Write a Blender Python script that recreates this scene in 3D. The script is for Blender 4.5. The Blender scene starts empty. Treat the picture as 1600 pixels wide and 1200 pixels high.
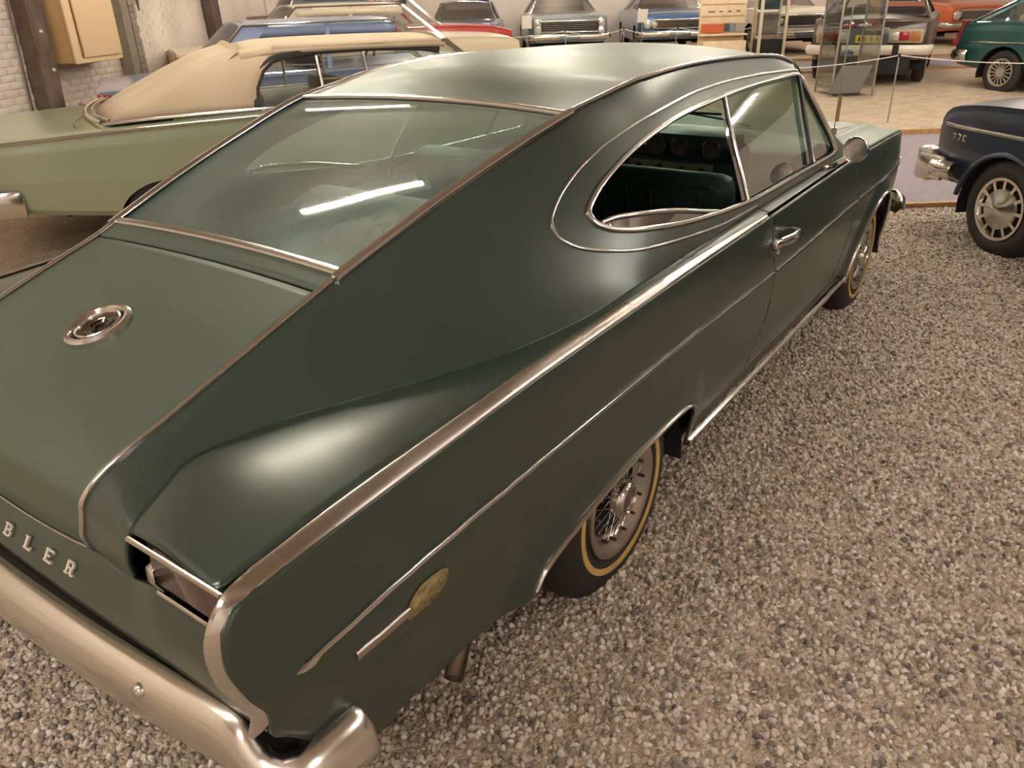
import bpy, bmesh, math, random
import numpy as np
from mathutils import Vector, Matrix
random.seed(7); np.random.seed(7)
SC = bpy.context.scene
COL = SC.collection
# ------------------------------------------------------------------ camera, exposure, world
cd = bpy.data.cameras.new('camera'); cam = bpy.data.objects.new('camera', cd); COL.objects.link(cam)
CAM = (-1.7519, -1.7784, 1.6491, 0.6310, -0.4619, -0.0298, 1216.3)
def _cam():
    x, y, z, yaw, pit, rol, f = CAM
    fw = Vector((math.cos(yaw)*math.cos(pit), math.sin(yaw)*math.cos(pit), math.sin(pit)))
    r = Vector((math.sin(yaw), -math.cos(yaw), 0)); u = r.cross(fw)
    r2 = r*math.cos(rol)+u*math.sin(rol); u2 = -r*math.sin(rol)+u*math.cos(rol)
    m = Matrix((r2, u2, -fw)).transposed().to_4x4(); m.translation = (x, y, z)
    cam.matrix_world = m; cd.sensor_width = 36; cd.lens = 36*f/1600; cd.clip_start = .02; cd.clip_end = 200
_cam()
SC.camera = cam
SC.view_settings.view_transform = 'Standard'; SC.view_settings.look = 'None'
SC.view_settings.exposure = 0.0; SC.view_settings.gamma = 1.0; SC.view_settings.use_curve_mapping = False
SC.cycles.use_denoising = True
SC.cycles.max_bounces = 8; SC.cycles.glossy_bounces = 5; SC.cycles.transparent_max_bounces = 12
SC.cycles.caustics_reflective = False; SC.cycles.caustics_refractive = False
wd = bpy.data.worlds.new('world'); SC.world = wd; wd.use_nodes = True
wd.node_tree.nodes['Background'].inputs[0].default_value = (1, .85, .68, 1)
wd.node_tree.nodes['Background'].inputs[1].default_value = .05
TUBE_POWER = 290.0
LIGHT_COL = (1.0, .91, .765)
# room axes: a runs down the hall, b across it (to the left)
HA = math.radians(38.0)
WA = Vector((math.cos(HA), math.sin(HA), 0)); MA = Vector((-math.sin(HA), math.cos(HA), 0))
def R(a, b, z=0.0): return WA*a + MA*b + Vector((0, 0, z))
def room_of(x, y): return x*WA.x+y*WA.y, x*MA.x+y*MA.y
def ground(x, y):
    a, b = room_of(x, y)
    return float(np.interp(a, [5.0, 10.5, 17.0], [0, .21, .30]))
CEIL = 4.15
# ------------------------------------------------------------------ helpers
def put(o, parent=None):
    COL.objects.link(o)
    if parent is not None: o.parent = parent
    return o
def mesh(name, vs, fs, mat, parent=None, smooth=True, sharp=None, thick=0):
    me = bpy.data.meshes.new(name); me.from_pydata([tuple(map(float, v)) for v in vs], [], [tuple(map(int, f)) for f in fs])
    if smooth: me.polygons.foreach_set('use_smooth', [True]*len(me.polygons))
    me.update()
    if thick:                                            # normals outward, thickness inward
        c = sum((p.center*p.area for p in me.polygons), Vector())/max(1e-9, sum(p.area for p in me.polygons))
        ref = Vector((c.x*.8, c.y*.3 if abs(c.y) > .2 else 0, .3))
        if sum(p.normal.dot(p.center-ref)*p.area for p in me.polygons) < 0: me.flip_normals()
    if sharp: me.set_sharp_from_angle(angle=math.radians(sharp))
    me.materials.append(mat)
    o = bpy.data.objects.new(name, me); put(o, parent)
    if thick:
        md = o.modifiers.new('thickness', 'SOLIDIFY'); md.thickness = abs(thick); md.offset = -1
    return o
def thing(name, label, cat, loc=(0, 0, 0), rot=0, group=None):
    o = bpy.data.objects.new(name, None); o.empty_display_size = .1; put(o)
    o.location = loc; o.rotation_euler = (0, 0, rot); o['label'] = label; o['category'] = cat
    if group: o['group'] = group
    return o
def tag(o, label=None, cat=None, group=None, kind=None):
    if label: o['label'] = label
    if cat: o['category'] = cat
    if group: o['group'] = group
    if kind: o['kind'] = kind
    return o
class MB:
    def __init__(s): s.v = []; s.f = []
    def add(s, vs, fs):
        n = len(s.v); s.v += [tuple(v) for v in vs]; s.f += [tuple(i+n for i in f) for f in fs]
    def box(s, c, d, ax=None, bev=0):
        c = Vector(c); X, Y, Z = ax if ax else (Vector((1, 0, 0)), Vector((0, 1, 0)), Vector((0, 0, 1)))
        hx, hy, hz = d[0]/2, d[1]/2, d[2]/2
        if not bev:
            vs = [c+X*i*hx+Y*j*hy+Z*k*hz for i in (-1, 1) for j in (-1, 1) for k in (-1, 1)]
            s.add(vs, [(0, 1, 3, 2), (4, 6, 7, 5), (0, 4, 5, 1), (2, 3, 7, 6), (0, 2, 6, 4), (1, 5, 7, 3)])
        else:
            b = min(bev, hx*.9, hy*.9, hz*.9); bm = bmesh.new()
            r = bmesh.ops.create_cube(bm, size=2)
            for v in bm.verts: v.co = (v.co.x*hx, v.co.y*hy, v.co.z*hz)
            bmesh.ops.bevel(bm, geom=bm.edges[:], offset=b, segments=2, affect='EDGES', profile=.5)
            bm.verts.index_update()
            s.add([c+X*v.co.x+Y*v.co.y+Z*v.co.z for v in bm.verts], [[v.index for v in f.verts] for f in bm.faces]); bm.free()
    def tube(s, pts, r, n=8, closed=False, cap=True, taper=None):
        P = [Vector(p) for p in pts]; N = len(P); rings = []; up = None
        for i in range(N):
            a = P[(i-1) % N] if (closed or i > 0) else P[i]; b = P[(i+1) % N] if (closed or i < N-1) else P[i]
            t = (b-a).normalized()
            if up is None: up = t.orthogonal().normalized()
            up = (up - t*up.dot(t)); up = up.normalized() if up.length > 1e-6 else t.orthogonal().normalized()
            sd = t.cross(up); rr = r if taper is None else r*taper[i]
            rings.append([P[i]+(up*math.cos(2*math.pi*k/n)+sd*math.sin(2*math.pi*k/n))*rr for k in range(n)])
        s.loft(rings, True, closed, cap and not closed)
    def loft(s, rings, wrap=True, closed=False, cap=False):
        n = len(rings[0]); N = len(rings); vs = [v for r in rings for v in r]; fs = []
        for i in range(N if closed else N-1):
            j = (i+1) % N
            for k in range(n if wrap else n-1):
                l = (k+1) % n; fs.append((i*n+k, i*n+l, j*n+l, j*n+k))
        if cap: fs.append(tuple(range(n-1, -1, -1))); fs.append(tuple((N-1)*n+k for k in range(n)))
        s.add(vs, fs)
    def lathe(s, prof, n=24, c=(0, 0, 0), ax='y', closed=False):
        c = Vector(c); rings = []
        for r, h in prof:
            ring = []
            for k in range(n):
                a = 2*math.pi*k/n; u, w = r*math.cos(a), r*math.sin(a)
                ring.append(c+Vector({'y': (u, h, w), 'z': (u, w, h), 'x': (h, u, w)}[ax]))
            rings.append(ring)
        s.loft(rings, True, closed, False)
    def build(s, name, mat, parent=None, smooth=True, sharp=35, thick=0):
        return mesh(name, s.v, s.f, mat, parent, smooth, sharp if smooth else None, thick)
def strip(mb, pts, nrm, w, h, taper=None, closed=False):
    """flattened trim moulding swept along pts; nrm = outward normals"""
    P = [Vector(p) for p in pts]; N = len(P); rings = []
    for i in range(N):
        a = P[(i-1) % N] if (closed or i > 0) else P[i]; b = P[(i+1) % N] if (closed or i < N-1) else P[i]
        t = (b-a).normalized(); n = Vector(nrm[i]); n = (n-t*n.dot(t)).normalized(); sd = t.cross(n)
        k = 1 if taper is None else taper[i]; W = w*k/2
        rings.append([P[i]+sd*x*W+n*y*h for x, y in ((-1, -.3), (-1, .35), (-.72, .85), (0, 1.0), (.72, .85), (1, .35), (1, -.3))])
    mb.loft(rings, True, closed, not closed)
def grid(fn, A, B, sgn=-1):
    a, b = np.meshgrid(A, B, indexing='ij'); X, W, Z = fn(a, b)
    V = np.stack([X+0*a, sgn*(W+0*a), Z+0*a], -1).reshape(-1, 3); n = len(B); F = []
    for i in range(len(A)-1):
        for j in range(n-1):
            q = (i*n+j, i*n+j+1, (i+1)*n+j+1, (i+1)*n+j)
            F.append(q if sgn < 0 else q[::-1])
    return V, F
def clip(V, F, f):
    """keep the part of the surface where f<0 (f: value per vertex)"""
    V = [tuple(v) for v in V]; f = list(map(float, f)); cache = {}; out = []
    for q in F:
        s = [f[i] < 0 for i in q]
        if all(s): out.append(q); continue
        if not any(s): continue
        p = []
        for k in range(len(q)):
            i, j = q[k], q[(k+1) % len(q)]
            if f[i] < 0: p.append(i)
            if (f[i] < 0) != (f[j] < 0):
                e = (min(i, j), max(i, j))
                if e not in cache:
                    t = f[e[0]]/(f[e[0]]-f[e[1]]); t = min(max(t, .001), .999)
                    a, b = V[e[0]], V[e[1]]; V.append(tuple(a[m]+(b[m]-a[m])*t for m in range(3))); f.append(0.0); cache[e] = len(V)-1
                p.append(cache[e])
        if len(p) > 2: out.append(tuple(p))
    used = sorted({i for q in out for i in q}); mp = {u: k for k, u in enumerate(used)}
    return np.array([V[u] for u in used]), [tuple(mp[i] for i in q) for q in out]
def sd_poly(px, py, poly):
    """signed distance to polygon, negative inside"""
    P = np.array(poly, float); px = np.asarray(px, float); py = np.asarray(py, float)
    d = np.full(px.shape, 1e9); inside = np.zeros(px.shape, bool)
    for i in range(len(P)):
        a, b = P[i], P[(i+1) % len(P)]; e = b-a; L = e@e+1e-12
        t = np.clip(((px-a[0])*e[0]+(py-a[1])*e[1])/L, 0, 1)
        d = np.minimum(d, np.hypot(px-a[0]-t*e[0], py-a[1]-t*e[1]))
        c = ((a[1] > py) != (b[1] > py))
        with np.errstate(divide='ignore', invalid='ignore'):
            xi = (b[0]-a[0])*(py-a[1])/(b[1]-a[1]+1e-15)+a[0]
        inside ^= c & (px < xi)
    return np.where(inside, -d, d)
def smooth_closed(pts, n=90):
    """closed Catmull-Rom through pts"""
    P = np.array(pts, float); N = len(P); out = []
    m = max(2, n//N)
    for i in range(N):
        p0, p1, p2, p3 = P[i-1], P[i], P[(i+1) % N], P[(i+2) % N]
        for k in range(m):
            t = k/m; out.append(.5*((2*p1)+(-p0+p2)*t+(2*p0-5*p1+4*p2-p3)*t*t+(-p0+3*p1-3*p2+p3)*t**3))
    return np.array(out)
def smooth_open(pts, m=6):
    P = np.array(pts, float); P = np.vstack([2*P[0]-P[1], P, 2*P[-1]-P[-2]]); out = []
    for i in range(1, len(P)-2):
        p0, p1, p2, p3 = P[i-1], P[i], P[i+1], P[i+2]
        for k in range(m):
            t = k/m; out.append(.5*((2*p1)+(-p0+p2)*t+(2*p0-5*p1+4*p2-p3)*t*t+(-p0+3*p1-3*p2+p3)*t**3))
    out.append(P[-2]); return np.array(out)
# ------------------------------------------------------------------ materials
def new_mat(name):
    m = bpy.data.materials.new(name); m.use_nodes = True; nt = m.node_tree; return m, nt, nt.nodes['Principled BSDF']
def ramp(nt, stops, inp):
    r = nt.nodes.new('ShaderNodeValToRGB'); r.color_ramp.elements[0].position = stops[0][0]; r.color_ramp.elements[0].color = (*stops[0][1], 1)
    r.color_ramp.elements[1].position = stops[-1][0]; r.color_ramp.elements[1].color = (*stops[-1][1], 1)
    for p, c in stops[1:-1]:
        e = r.color_ramp.elements.new(p); e.color = (*c, 1)
    nt.links.new(inp, r.inputs[0]); return r.outputs[0]
def tex(nt, kind, scale, obj=True, detail=3, **kw):
    c = nt.nodes.new('ShaderNodeTexCoord'); t = nt.nodes.new(kind); nt.links.new(c.outputs['Object' if obj else 'Generated'], t.inputs['Vector'])
    t.inputs['Scale'].default_value = scale
    if 'Detail' in t.inputs: t.inputs['Detail'].default_value = detail
    for k, v in kw.items(): t.inputs[k].default_value = v
    return t
def simple(name, col, rough=.5, metal=0, coat=0, coatr=.1, noise=0, nscale=8, bump=0, bscale=60, spec=None, rvar=0, trans=0, sheen=0):
    m, nt, b = new_mat(name)
    b.inputs['Base Color'].default_value = (*col, 1); b.inputs['Roughness'].default_value = rough; b.inputs['Metallic'].default_value = metal
    b.inputs['Coat Weight'].default_value = coat; b.inputs['Coat Roughness'].default_value = coatr
    if spec is not None: b.inputs['Specular IOR Level'].default_value = spec
    if sheen: b.inputs['Sheen Weight'].default_value = sheen
    if noise:
        t = tex(nt, 'ShaderNodeTexNoise', nscale); lo = tuple(c*(1-noise) for c in col); hi = tuple(min(1, c*(1+noise)) for c in col)
        nt.links.new(ramp(nt, [(.3, lo), (.7, hi)], t.outputs[0]), b.inputs['Base Color'])
    if rvar:
        t = tex(nt, 'ShaderNodeTexNoise', 3.1); mr = nt.nodes.new('ShaderNodeMapRange'); nt.links.new(t.outputs[0], mr.inputs[0])
        mr.inputs[1].default_value = .3; mr.inputs[2].default_value = .7; mr.inputs[3].default_value = rough-rvar; mr.inputs[4].default_value = rough+rvar
        nt.links.new(mr.outputs[0], b.inputs['Roughness'])
    if bump:
        t = tex(nt, 'ShaderNodeTexNoise', bscale); bp = nt.nodes.new('ShaderNodeBump'); bp.inputs['Strength'].default_value = bump; bp.inputs['Distance'].default_value = .01
        nt.links.new(t.outputs[0], bp.inputs['Height']); nt.links.new(bp.outputs[0], b.inputs['Normal'])
    return m
def glass_mat(name, tint, dust, dustcol, rough=.02, refl=1.0):
    m, nt, b = new_mat(name); nt.nodes.remove(b); out = nt.nodes['Material Output']
    tr = nt.nodes.new('ShaderNodeBsdfTransparent'); tr.inputs[0].default_value = (*tint, 1)
    gl = nt.nodes.new('ShaderNodeBsdfGlossy'); gl.inputs['Roughness'].default_value = rough
    fr = nt.nodes.new('ShaderNodeFresnel'); fr.inputs[0].default_value = 1.5
    ml = nt.nodes.new('ShaderNodeMath'); ml.operation = 'MULTIPLY'; ml.inputs[1].default_value = refl; nt.links.new(fr.outputs[0], ml.inputs[0])
    df = nt.nodes.new('ShaderNodeBsdfDiffuse'); df.inputs[0].default_value = (*dustcol, 1)
    m1 = nt.nodes.new('ShaderNodeMixShader'); m2 = nt.nodes.new('ShaderNodeMixShader')
    t = tex(nt, 'ShaderNodeTexNoise', 2.3, detail=6); mr = nt.nodes.new('ShaderNodeMapRange'); nt.links.new(t.outputs[0], mr.inputs[0])
    mr.inputs[1].default_value = .3; mr.inputs[2].default_value = .7; mr.inputs[3].default_value = dust*.55; mr.inputs[4].default_value = dust*1.4
    nt.links.new(mr.outputs[0], m1.inputs[0]); nt.links.new(tr.outputs[0], m1.inputs[1]); nt.links.new(df.outputs[0], m1.inputs[2])
    nt.links.new(ml.outputs[0], m2.inputs[0]); nt.links.new(m1.outputs[0], m2.inputs[1]); nt.links.new(gl.outputs[0], m2.inputs[2])
    nt.links.new(m2.outputs[0], out.inputs[0]); return m
def old_paint(name, c0, c1_, r0, r1, spec, coat, coatr):
    m, nt, b = new_mat(name)
    t = tex(nt, 'ShaderNodeTexNoise', 1.7, detail=5); c1 = ramp(nt, [(.15, c0), (.85, c1_)], t.outputs[0])
    nt.links.new(c1, b.inputs['Base Color']); b.inputs['Metallic'].default_value = .30; b.inputs['Specular IOR Level'].default_value = spec; b.inputs['Specular Tint'].default_value = (.85, .85, .80, 1)
    b.inputs['Roughness'].default_value = (r0+r1)/2
    b.inputs['Coat Weight'].default_value = coat; b.inputs['Coat Roughness'].default_value = coatr
    if spec is not None: b.inputs['Specular IOR Level'].default_value = spec
    if sheen: b.inputs['Sheen Weight'].default_value = sheen
    if noise:
        t = tex(nt, 'ShaderNodeTexNoise', nscale); lo = tuple(c*(1-noise) for c in col); hi = tuple(min(1, c*(1+noise)) for c in col)
        nt.links.new(ramp(nt, [(.3, lo), (.7, hi)], t.outputs[0]), b.inputs['Base Color'])
    if rvar:
        t = tex(nt, 'ShaderNodeTexNoise', 3.1); mr = nt.nodes.new('ShaderNodeMapRange'); nt.links.new(t.outputs[0], mr.inputs[0])
        mr.inputs[1].default_value = .3; mr.inputs[2].default_value = .7; mr.inputs[3].default_value = rough-rvar; mr.inputs[4].default_value = rough+rvar
        nt.links.new(mr.outputs[0], b.inputs['Roughness'])
    if bump:
        t = tex(nt, 'ShaderNodeTexNoise', bscale); bp = nt.nodes.new('ShaderNodeBump'); bp.inputs['Strength'].default_value = bump; bp.inputs['Distance'].default_value = .01
        nt.links.new(t.outputs[0], bp.inputs['Height']); nt.links.new(bp.outputs[0], b.inputs['Normal'])
    return m
def glass_mat(name, tint, dust, dustcol, rough=.02, refl=1.0):
    m, nt, b = new_mat(name); nt.nodes.remove(b); out = nt.nodes['Material Output']
    tr = nt.nodes.new('ShaderNodeBsdfTransparent'); tr.inputs[0].default_value = (*tint, 1)
    gl = nt.nodes.new('ShaderNodeBsdfGlossy'); gl.inputs['Roughness'].default_value = rough
    fr = nt.nodes.new('ShaderNodeFresnel'); fr.inputs[0].default_value = 1.5
    ml = nt.nodes.new('ShaderNodeMath'); ml.operation = 'MULTIPLY'; ml.inputs[1].default_value = refl; nt.links.new(fr.outputs[0], ml.inputs[0])
    df = nt.nodes.new('ShaderNodeBsdfDiffuse'); df.inputs[0].default_value = (*dustcol, 1)
    m1 = nt.nodes.new('ShaderNodeMixShader'); m2 = nt.nodes.new('ShaderNodeMixShader')
    t = tex(nt, 'ShaderNodeTexNoise', 2.3, detail=6); mr = nt.nodes.new('ShaderNodeMapRange'); nt.links.new(t.outputs[0], mr.inputs[0])
    mr.inputs[1].default_value = .3; mr.inputs[2].default_value = .7; mr.inputs[3].default_value = dust*.55; mr.inputs[4].default_value = dust*1.4
    nt.links.new(mr.outputs[0], m1.inputs[0]); nt.links.new(tr.outputs[0], m1.inputs[1]); nt.links.new(df.outputs[0], m1.inputs[2])
    nt.links.new(ml.outputs[0], m2.inputs[0]); nt.links.new(m1.outputs[0], m2.inputs[1]); nt.links.new(gl.outputs[0], m2.inputs[2])
    nt.links.new(m2.outputs[0], out.inputs[0]); return m
def old_paint(name, c0, c1_, r0, r1, spec, coat, coatr):
    m, nt, b = new_mat(name)
    t = tex(nt, 'ShaderNodeTexNoise', 1.7, detail=5); c1 = ramp(nt, [(.15, c0), (.85, c1_)], t.outputs[0])
    nt.links.new(c1, b.inputs['Base Color']); b.inputs['Metallic'].default_value = .30; b.inputs['Specular IOR Level'].default_value = spec; b.inputs['Specular Tint'].default_value = (.85, .85, .80, 1)
    t2 = tex(nt, 'ShaderNodeTexNoise', 2.0, detail=2); mr = nt.nodes.new('ShaderNodeMapRange'); nt.links.new(t2.outputs[0], mr.inputs[0])
    mr.inputs[1].default_value = .3; mr.inputs[2].default_value = .7; mr.inputs[3].default_value = r0; mr.inputs[4].default_value = r1
    nt.links.new(mr.outputs[0], b.inputs['Roughness'])
    b.inputs['Coat Weight'].default_value = coat; b.inputs['Coat Roughness'].default_value = coatr
    return m
def gravel_mat(name, c=((.17, .125, .08), (.46, .355, .245), (.72, .58, .42)), scale=75):
    m, nt, b = new_mat(name)
    v = tex(nt, 'ShaderNodeTexVoronoi', scale); v.feature = 'F1'
    col = ramp(nt, [(0, c[0]), (.45, c[1]), (1, c[2])], v.outputs['Color'])
    n = tex(nt, 'ShaderNodeTexNoise', 5.0, detail=8); mx = nt.nodes.new('ShaderNodeMixRGB'); mx.blend_type = 'MULTIPLY'; mx.inputs[0].default_value = .5
    nt.links.new(col, mx.inputs[1]); nt.links.new(ramp(nt, [(.35, (.62, .58, .54)), (.65, (1, 1, 1))], n.outputs[0]), mx.inputs[2]); nt.links.new(mx.outputs[0], b.inputs['Base Color'])
    b.inputs['Roughness'].default_value = .85
    bp = nt.nodes.new('ShaderNodeBump'); bp.invert = True; bp.inputs['Strength'].default_value = 1; bp.inputs['Distance'].default_value = .012
    nt.links.new(v.outputs['Distance'], bp.inputs['Height']); nt.links.new(bp.outputs[0], b.inputs['Normal']); return m
def pebble_mat():
    m, nt, b = new_mat('river_pebbles')
    oi = nt.nodes.new('ShaderNodeObjectInfo')
    col = ramp(nt, [(0, (.15, .125, .115)), (.10, (.30, .25, .21)), (.35, (.51, .425, .34)), (.6, (.67, .57, .46)), (.85, (.80, .70, .59)), (1, (.92, .86, .76))], oi.outputs['Random'])
    n = tex(nt, 'ShaderNodeTexNoise', 90); mx = nt.nodes.new('ShaderNodeMixRGB'); mx.blend_type = 'MULTIPLY'; mx.inputs[0].default_value = .35
    nt.links.new(col, mx.inputs[1]); nt.links.new(n.outputs[0], mx.inputs[2]); nt.links.new(mx.outputs[0], b.inputs['Base Color'])
    b.inputs['Roughness'].default_value = .75; return m
def brick_paint():
    m, nt, b = new_mat('white_brick_paint')
    n = tex(nt, 'ShaderNodeTexNoise', 1.5, detail=6)
    nt.links.new(ramp(nt, [(.3, (.60, .52, .45)), (.65, (.74, .66, .58))], n.outputs[0]), b.inputs['Base Color']); b.inputs['Roughness'].default_value = .7
    n2 = tex(nt, 'ShaderNodeTexNoise', 30, detail=6); bp = nt.nodes.new('ShaderNodeBump'); bp.inputs['Strength'].default_value = .5; bp.inputs['Distance'].default_value = .01
    nt.links.new(n2.outputs[0], bp.inputs['Height']); nt.links.new(bp.outputs[0], b.inputs['Normal']); return m
def streak_metal(name, lo, hi, rough, scale=(3, 3, 40)):
    m, nt, b = new_mat(name); c = nt.nodes.new('ShaderNodeTexCoord'); mp = nt.nodes.new('ShaderNodeMapping'); mp.inputs['Scale'].default_value = scale
    t = nt.nodes.new('ShaderNodeTexNoise'); t.inputs['Scale'].default_value = 1.0; t.inputs['Detail'].default_value = 4
    nt.links.new(c.outputs['Object'], mp.inputs[0]); nt.links.new(mp.outputs[0], t.inputs[0])
    nt.links.new(ramp(nt, [(.3, lo), (.7, hi)], t.outputs[0]), b.inputs['Base Color']); b.inputs['Metallic'].default_value = 1; b.inputs['Roughness'].default_value = rough; return m
M = {}
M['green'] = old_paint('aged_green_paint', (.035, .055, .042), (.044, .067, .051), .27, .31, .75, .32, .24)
M['top_lit'] = old_paint('top_lit_green_paint', (.088, .118, .088), (.106, .140, .106), .42, .48, .32, .035, .12)  # lighter, duller copy of the green: overhead light put into the upper panels' colour
M['chrome'] = simple('worn_chrome', (.67, .645, .61), .16, 1, rvar=.05)
M['chrome_dull'] = simple('dull_bright_trim', (.55, .50, .45), .30, 1, rvar=.08)
M['chrome_bump'] = simple('scratched_bumper_chrome', (.76, .73, .67), .17, 1, rvar=.08)
M['letter'] = simple('bright_letter_metal', (.80, .74, .64), .35, .35)
M['rubber'] = simple('tyre_rubber', (.020, .017, .014), .72, bump=.15, noise=.3)
M['yellow_line'] = simple('yellow_tyre_stripe', (.55, .36, .10), .6, noise=.15, nscale=14)
M['black'] = simple('matt_black', (.008, .008, .008), .8)
M['seal'] = simple('black_rubber_seal', (.012, .012, .011), .5)
M['vinyl'] = simple('dark_green_vinyl', (.010, .020, .016), .38, bump=.1, bscale=200)
M['dash'] = simple('green_dash', (.018, .035, .028), .4)
M['red_lens'] = simple('red_lens', (.30, .010, .010), .2, coat=.6)
M['tail_dull'] = simple('faded_red_lens', (.22, .03, .035), .3, coat=.4)
M['amber_lens'] = simple('amber_lens', (.36, .12, .02), .25, coat=.5)
M['smoke_lens'] = simple('smoked_lens', (.13, .085, .070), .22, .55, coat=.6)
M['bglass'] = glass_mat('dusty_backlight_glass', (.55, .68, .62), .40, (.33, .46, .40), refl=1.45)
M['sglass'] = glass_mat('tinted_side_glass', (.56, .74, .66), .08, (.30, .36, .30), refl=.45)
M['cglass'] = glass_mat('clear_glass', (.93, .95, .94), .015, (.4, .4, .4), refl=.7)
M['lens'] = simple('headlight_lens', (.62, .60, .56), .08, .6, coat=1)
M['dishmetal'] = simple('tarnished_emblem_dish', (.20, .165, .125), .3, 1)
M['patch'] = simple('bare_adhesive_patch', (.27, .21, .085), .75, noise=.55, nscale=60, bump=.3)
M['white_card'] = simple('white_card', (.78, .74, .70), .6)
M['gravel'] = gravel_mat('gravel')
M['soil'] = simple('gravel_bed_base', (.26, .20, .145), .95, noise=.3, nscale=40, bump=.6)
M['pebble'] = pebble_mat()
M['brick'] = brick_paint()
M['wallpaint'] = simple('offwhite_wall_paint', (.62, .545, .49), .7, noise=.06, nscale=1.2)
M['ceiling'] = simple('ceiling_paint', (.52, .46, .40), .85)
M['pipe'] = simple('pale_pipe', (.5, .45, .4), .6)
M['carpet'] = simple('grey_violet_carpet', (.255, .22, .245), .95, noise=.12, nscale=30, bump=.3, bscale=300)
M['wood'] = simple('orange_wood_edging', (.42, .235, .10), .6, noise=.2, nscale=20)
M['oldbeam'] = simple('weathered_brown_beam', (.125, .085, .062), .7, noise=.45, nscale=6, bump=.4, bscale=25)
M['darkbeam'] = simple('dark_brown_beam', (.10, .058, .048), .6, noise=.3, nscale=6)
M['cabinet'] = simple('orange_cream_cabinet', (.70, .44, .20), .55, noise=.05, nscale=3)
M['cabinet_door'] = simple('pale_cabinet_door', (.78, .56, .33), .5)
M['plaster'] = simple('grey_plaster', (.25, .215, .165), .8, noise=.15)
M['greysign'] = simple('grey_panel_back', (.085, .075, .058), .7)
M['rope'] = simple('white_rope', (.62, .57, .50), .7)
M['post'] = simple('grey_steel_post', (.36, .33, .29), .4, .6)
M['brass'] = simple('brass_rod', (.45, .31, .12), .35, 1)
M['blue_sign'] = simple('blue_sign', (.03, .06, .22), .5)
M['sagepaint'] = simple('sage_green_paint', (.31, .35, .225), .32, coat=.6, coatr=.12)
M['canvas'] = simple('beige_canvas', (.57, .46, .32), .85, noise=.08, nscale=3, bump=.15, bscale=250)
M['canvas_in'] = simple('dark_canvas_lining', (.04, .038, .035), .8)
M['bluepaint'] = simple('powder_blue_paint', (.20, .25, .40), .3, coat=.6)
M['creampaint'] = simple('cream_paint', (.62, .53, .37), .3, coat=.6)
M['whitepaint'] = simple('white_paint', (.66, .59, .50), .3, coat=.6)
M['silverpaint'] = simple('silver_blue_paint', (.20, .24, .26), .3, .3, coat=.7)
M['blue2'] = simple('strong_blue_paint', (.05, .13, .28), .28, .2, coat=.8)
M['brownpaint'] = simple('dark_brown_paint', (.055, .030, .020), .35, .0, coat=.35)
M['tealpaint'] = simple('teal_paint', (.018, .085, .085), .3, .2, coat=.8)
M['navypaint'] = simple('navy_paint', (.014, .026, .050), .32, .1, coat=.5)
M['redpaint'] = simple('red_paint', (.38, .03, .02), .3, coat=.8)
M['orangepaint'] = simple('orange_paint', (.48, .10, .03), .3, coat=.8)
M['darkgrey'] = simple('dark_grey_paint', (.05, .06, .07), .3, coat=.8)
M['tan'] = simple('tan_seat', (.35, .30, .20), .6)
M['alloy'] = simple('cast_wheel', (.50, .46, .38), .4, .7)
M['yellowplate'] = simple('yellow_plate', (.68, .50, .05), .4)
M['beech'] = simple('pale_wood_board', (.66, .50, .32), .6, noise=.08)
def emit(name, col, s):
    m, nt, b = new_mat(name); b.inputs['Emission Color'].default_value = (*col, 1); b.inputs['Emission Strength'].default_value = s; b.inputs['Base Color'].default_value = (.8, .8, .8, 1); return m
M['tube_cool'] = emit('lit_cool_fluorescent_tube', (1.0, .92, .865), TUBE_POWER*1.25)
M['tube'] = emit('lit_fluorescent_tube', LIGHT_COL, TUBE_POWER)
M['fixture'] = simple('white_enamel_fixture', (.7, .68, .62), .4)
# ------------------------------------------------------------------ ceiling lamps (the hall's own, plus unseen ones added to brighten the gravel)
def lamp(a, b, n, along='b', L=1.25):
    cool = a < 1.7 and b < 2.5
    base = R(a, b, 0); d = (MA if along == 'b' else WA)
    t = thing('ceiling_lamp', 'bare fluorescent strip lamp hanging below the hall ceiling, from a set with added fill lamps', 'lamp', (base.x, base.y, CEIL-.14), math.atan2(d.y, d.x), 'fluorescent strip lamps under the ceiling')
    m = MB(); m.box((0, 0, .05), (L+.06, .11, .06), bev=.01); m.box((-L/2, 0, .0), (.03, .05, .07)); m.box((L/2, 0, .0), (.03, .05, .07)); m.build('fixture_housing', M['fixture'], t)
    m = MB(); m.tube([(-L/2+.015, 0, 0), (L/2-.015, 0, 0)], .019, 8); m.build('tube', M['tube_cool' if cool else 'tube'], t)
LAMPS = [(3.45, 1.5), (6.1, 1.5), (-2.3, 1.9), (-2.6, 3.6), (6.3, -1.4), (10.3, -1.2), (11.6, -3.9), (3.45, -4.3), (-5.4, 1.5), (-5.4, -3.4),
         (3.45, -7.2), (.6, -6.9), (-1.6, -6.0), (6.3, -3.8), (1.6, -9.0), (6.6, -6.0), (9.0, -8.0), (12.4, -7.4), (6.6, -10.5), (12.0, -11.0), (9.6, 1.8), (13.4, .8), (15.6, -2.0), (15.6, -5.4), (16.2, -9.0), (17.6, 1.0), (19.6, -2.4), (19.6, -7.2), (19.8, -11.8)]
for i, (a, b) in enumerate(LAMPS): lamp(a, b, i)
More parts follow.
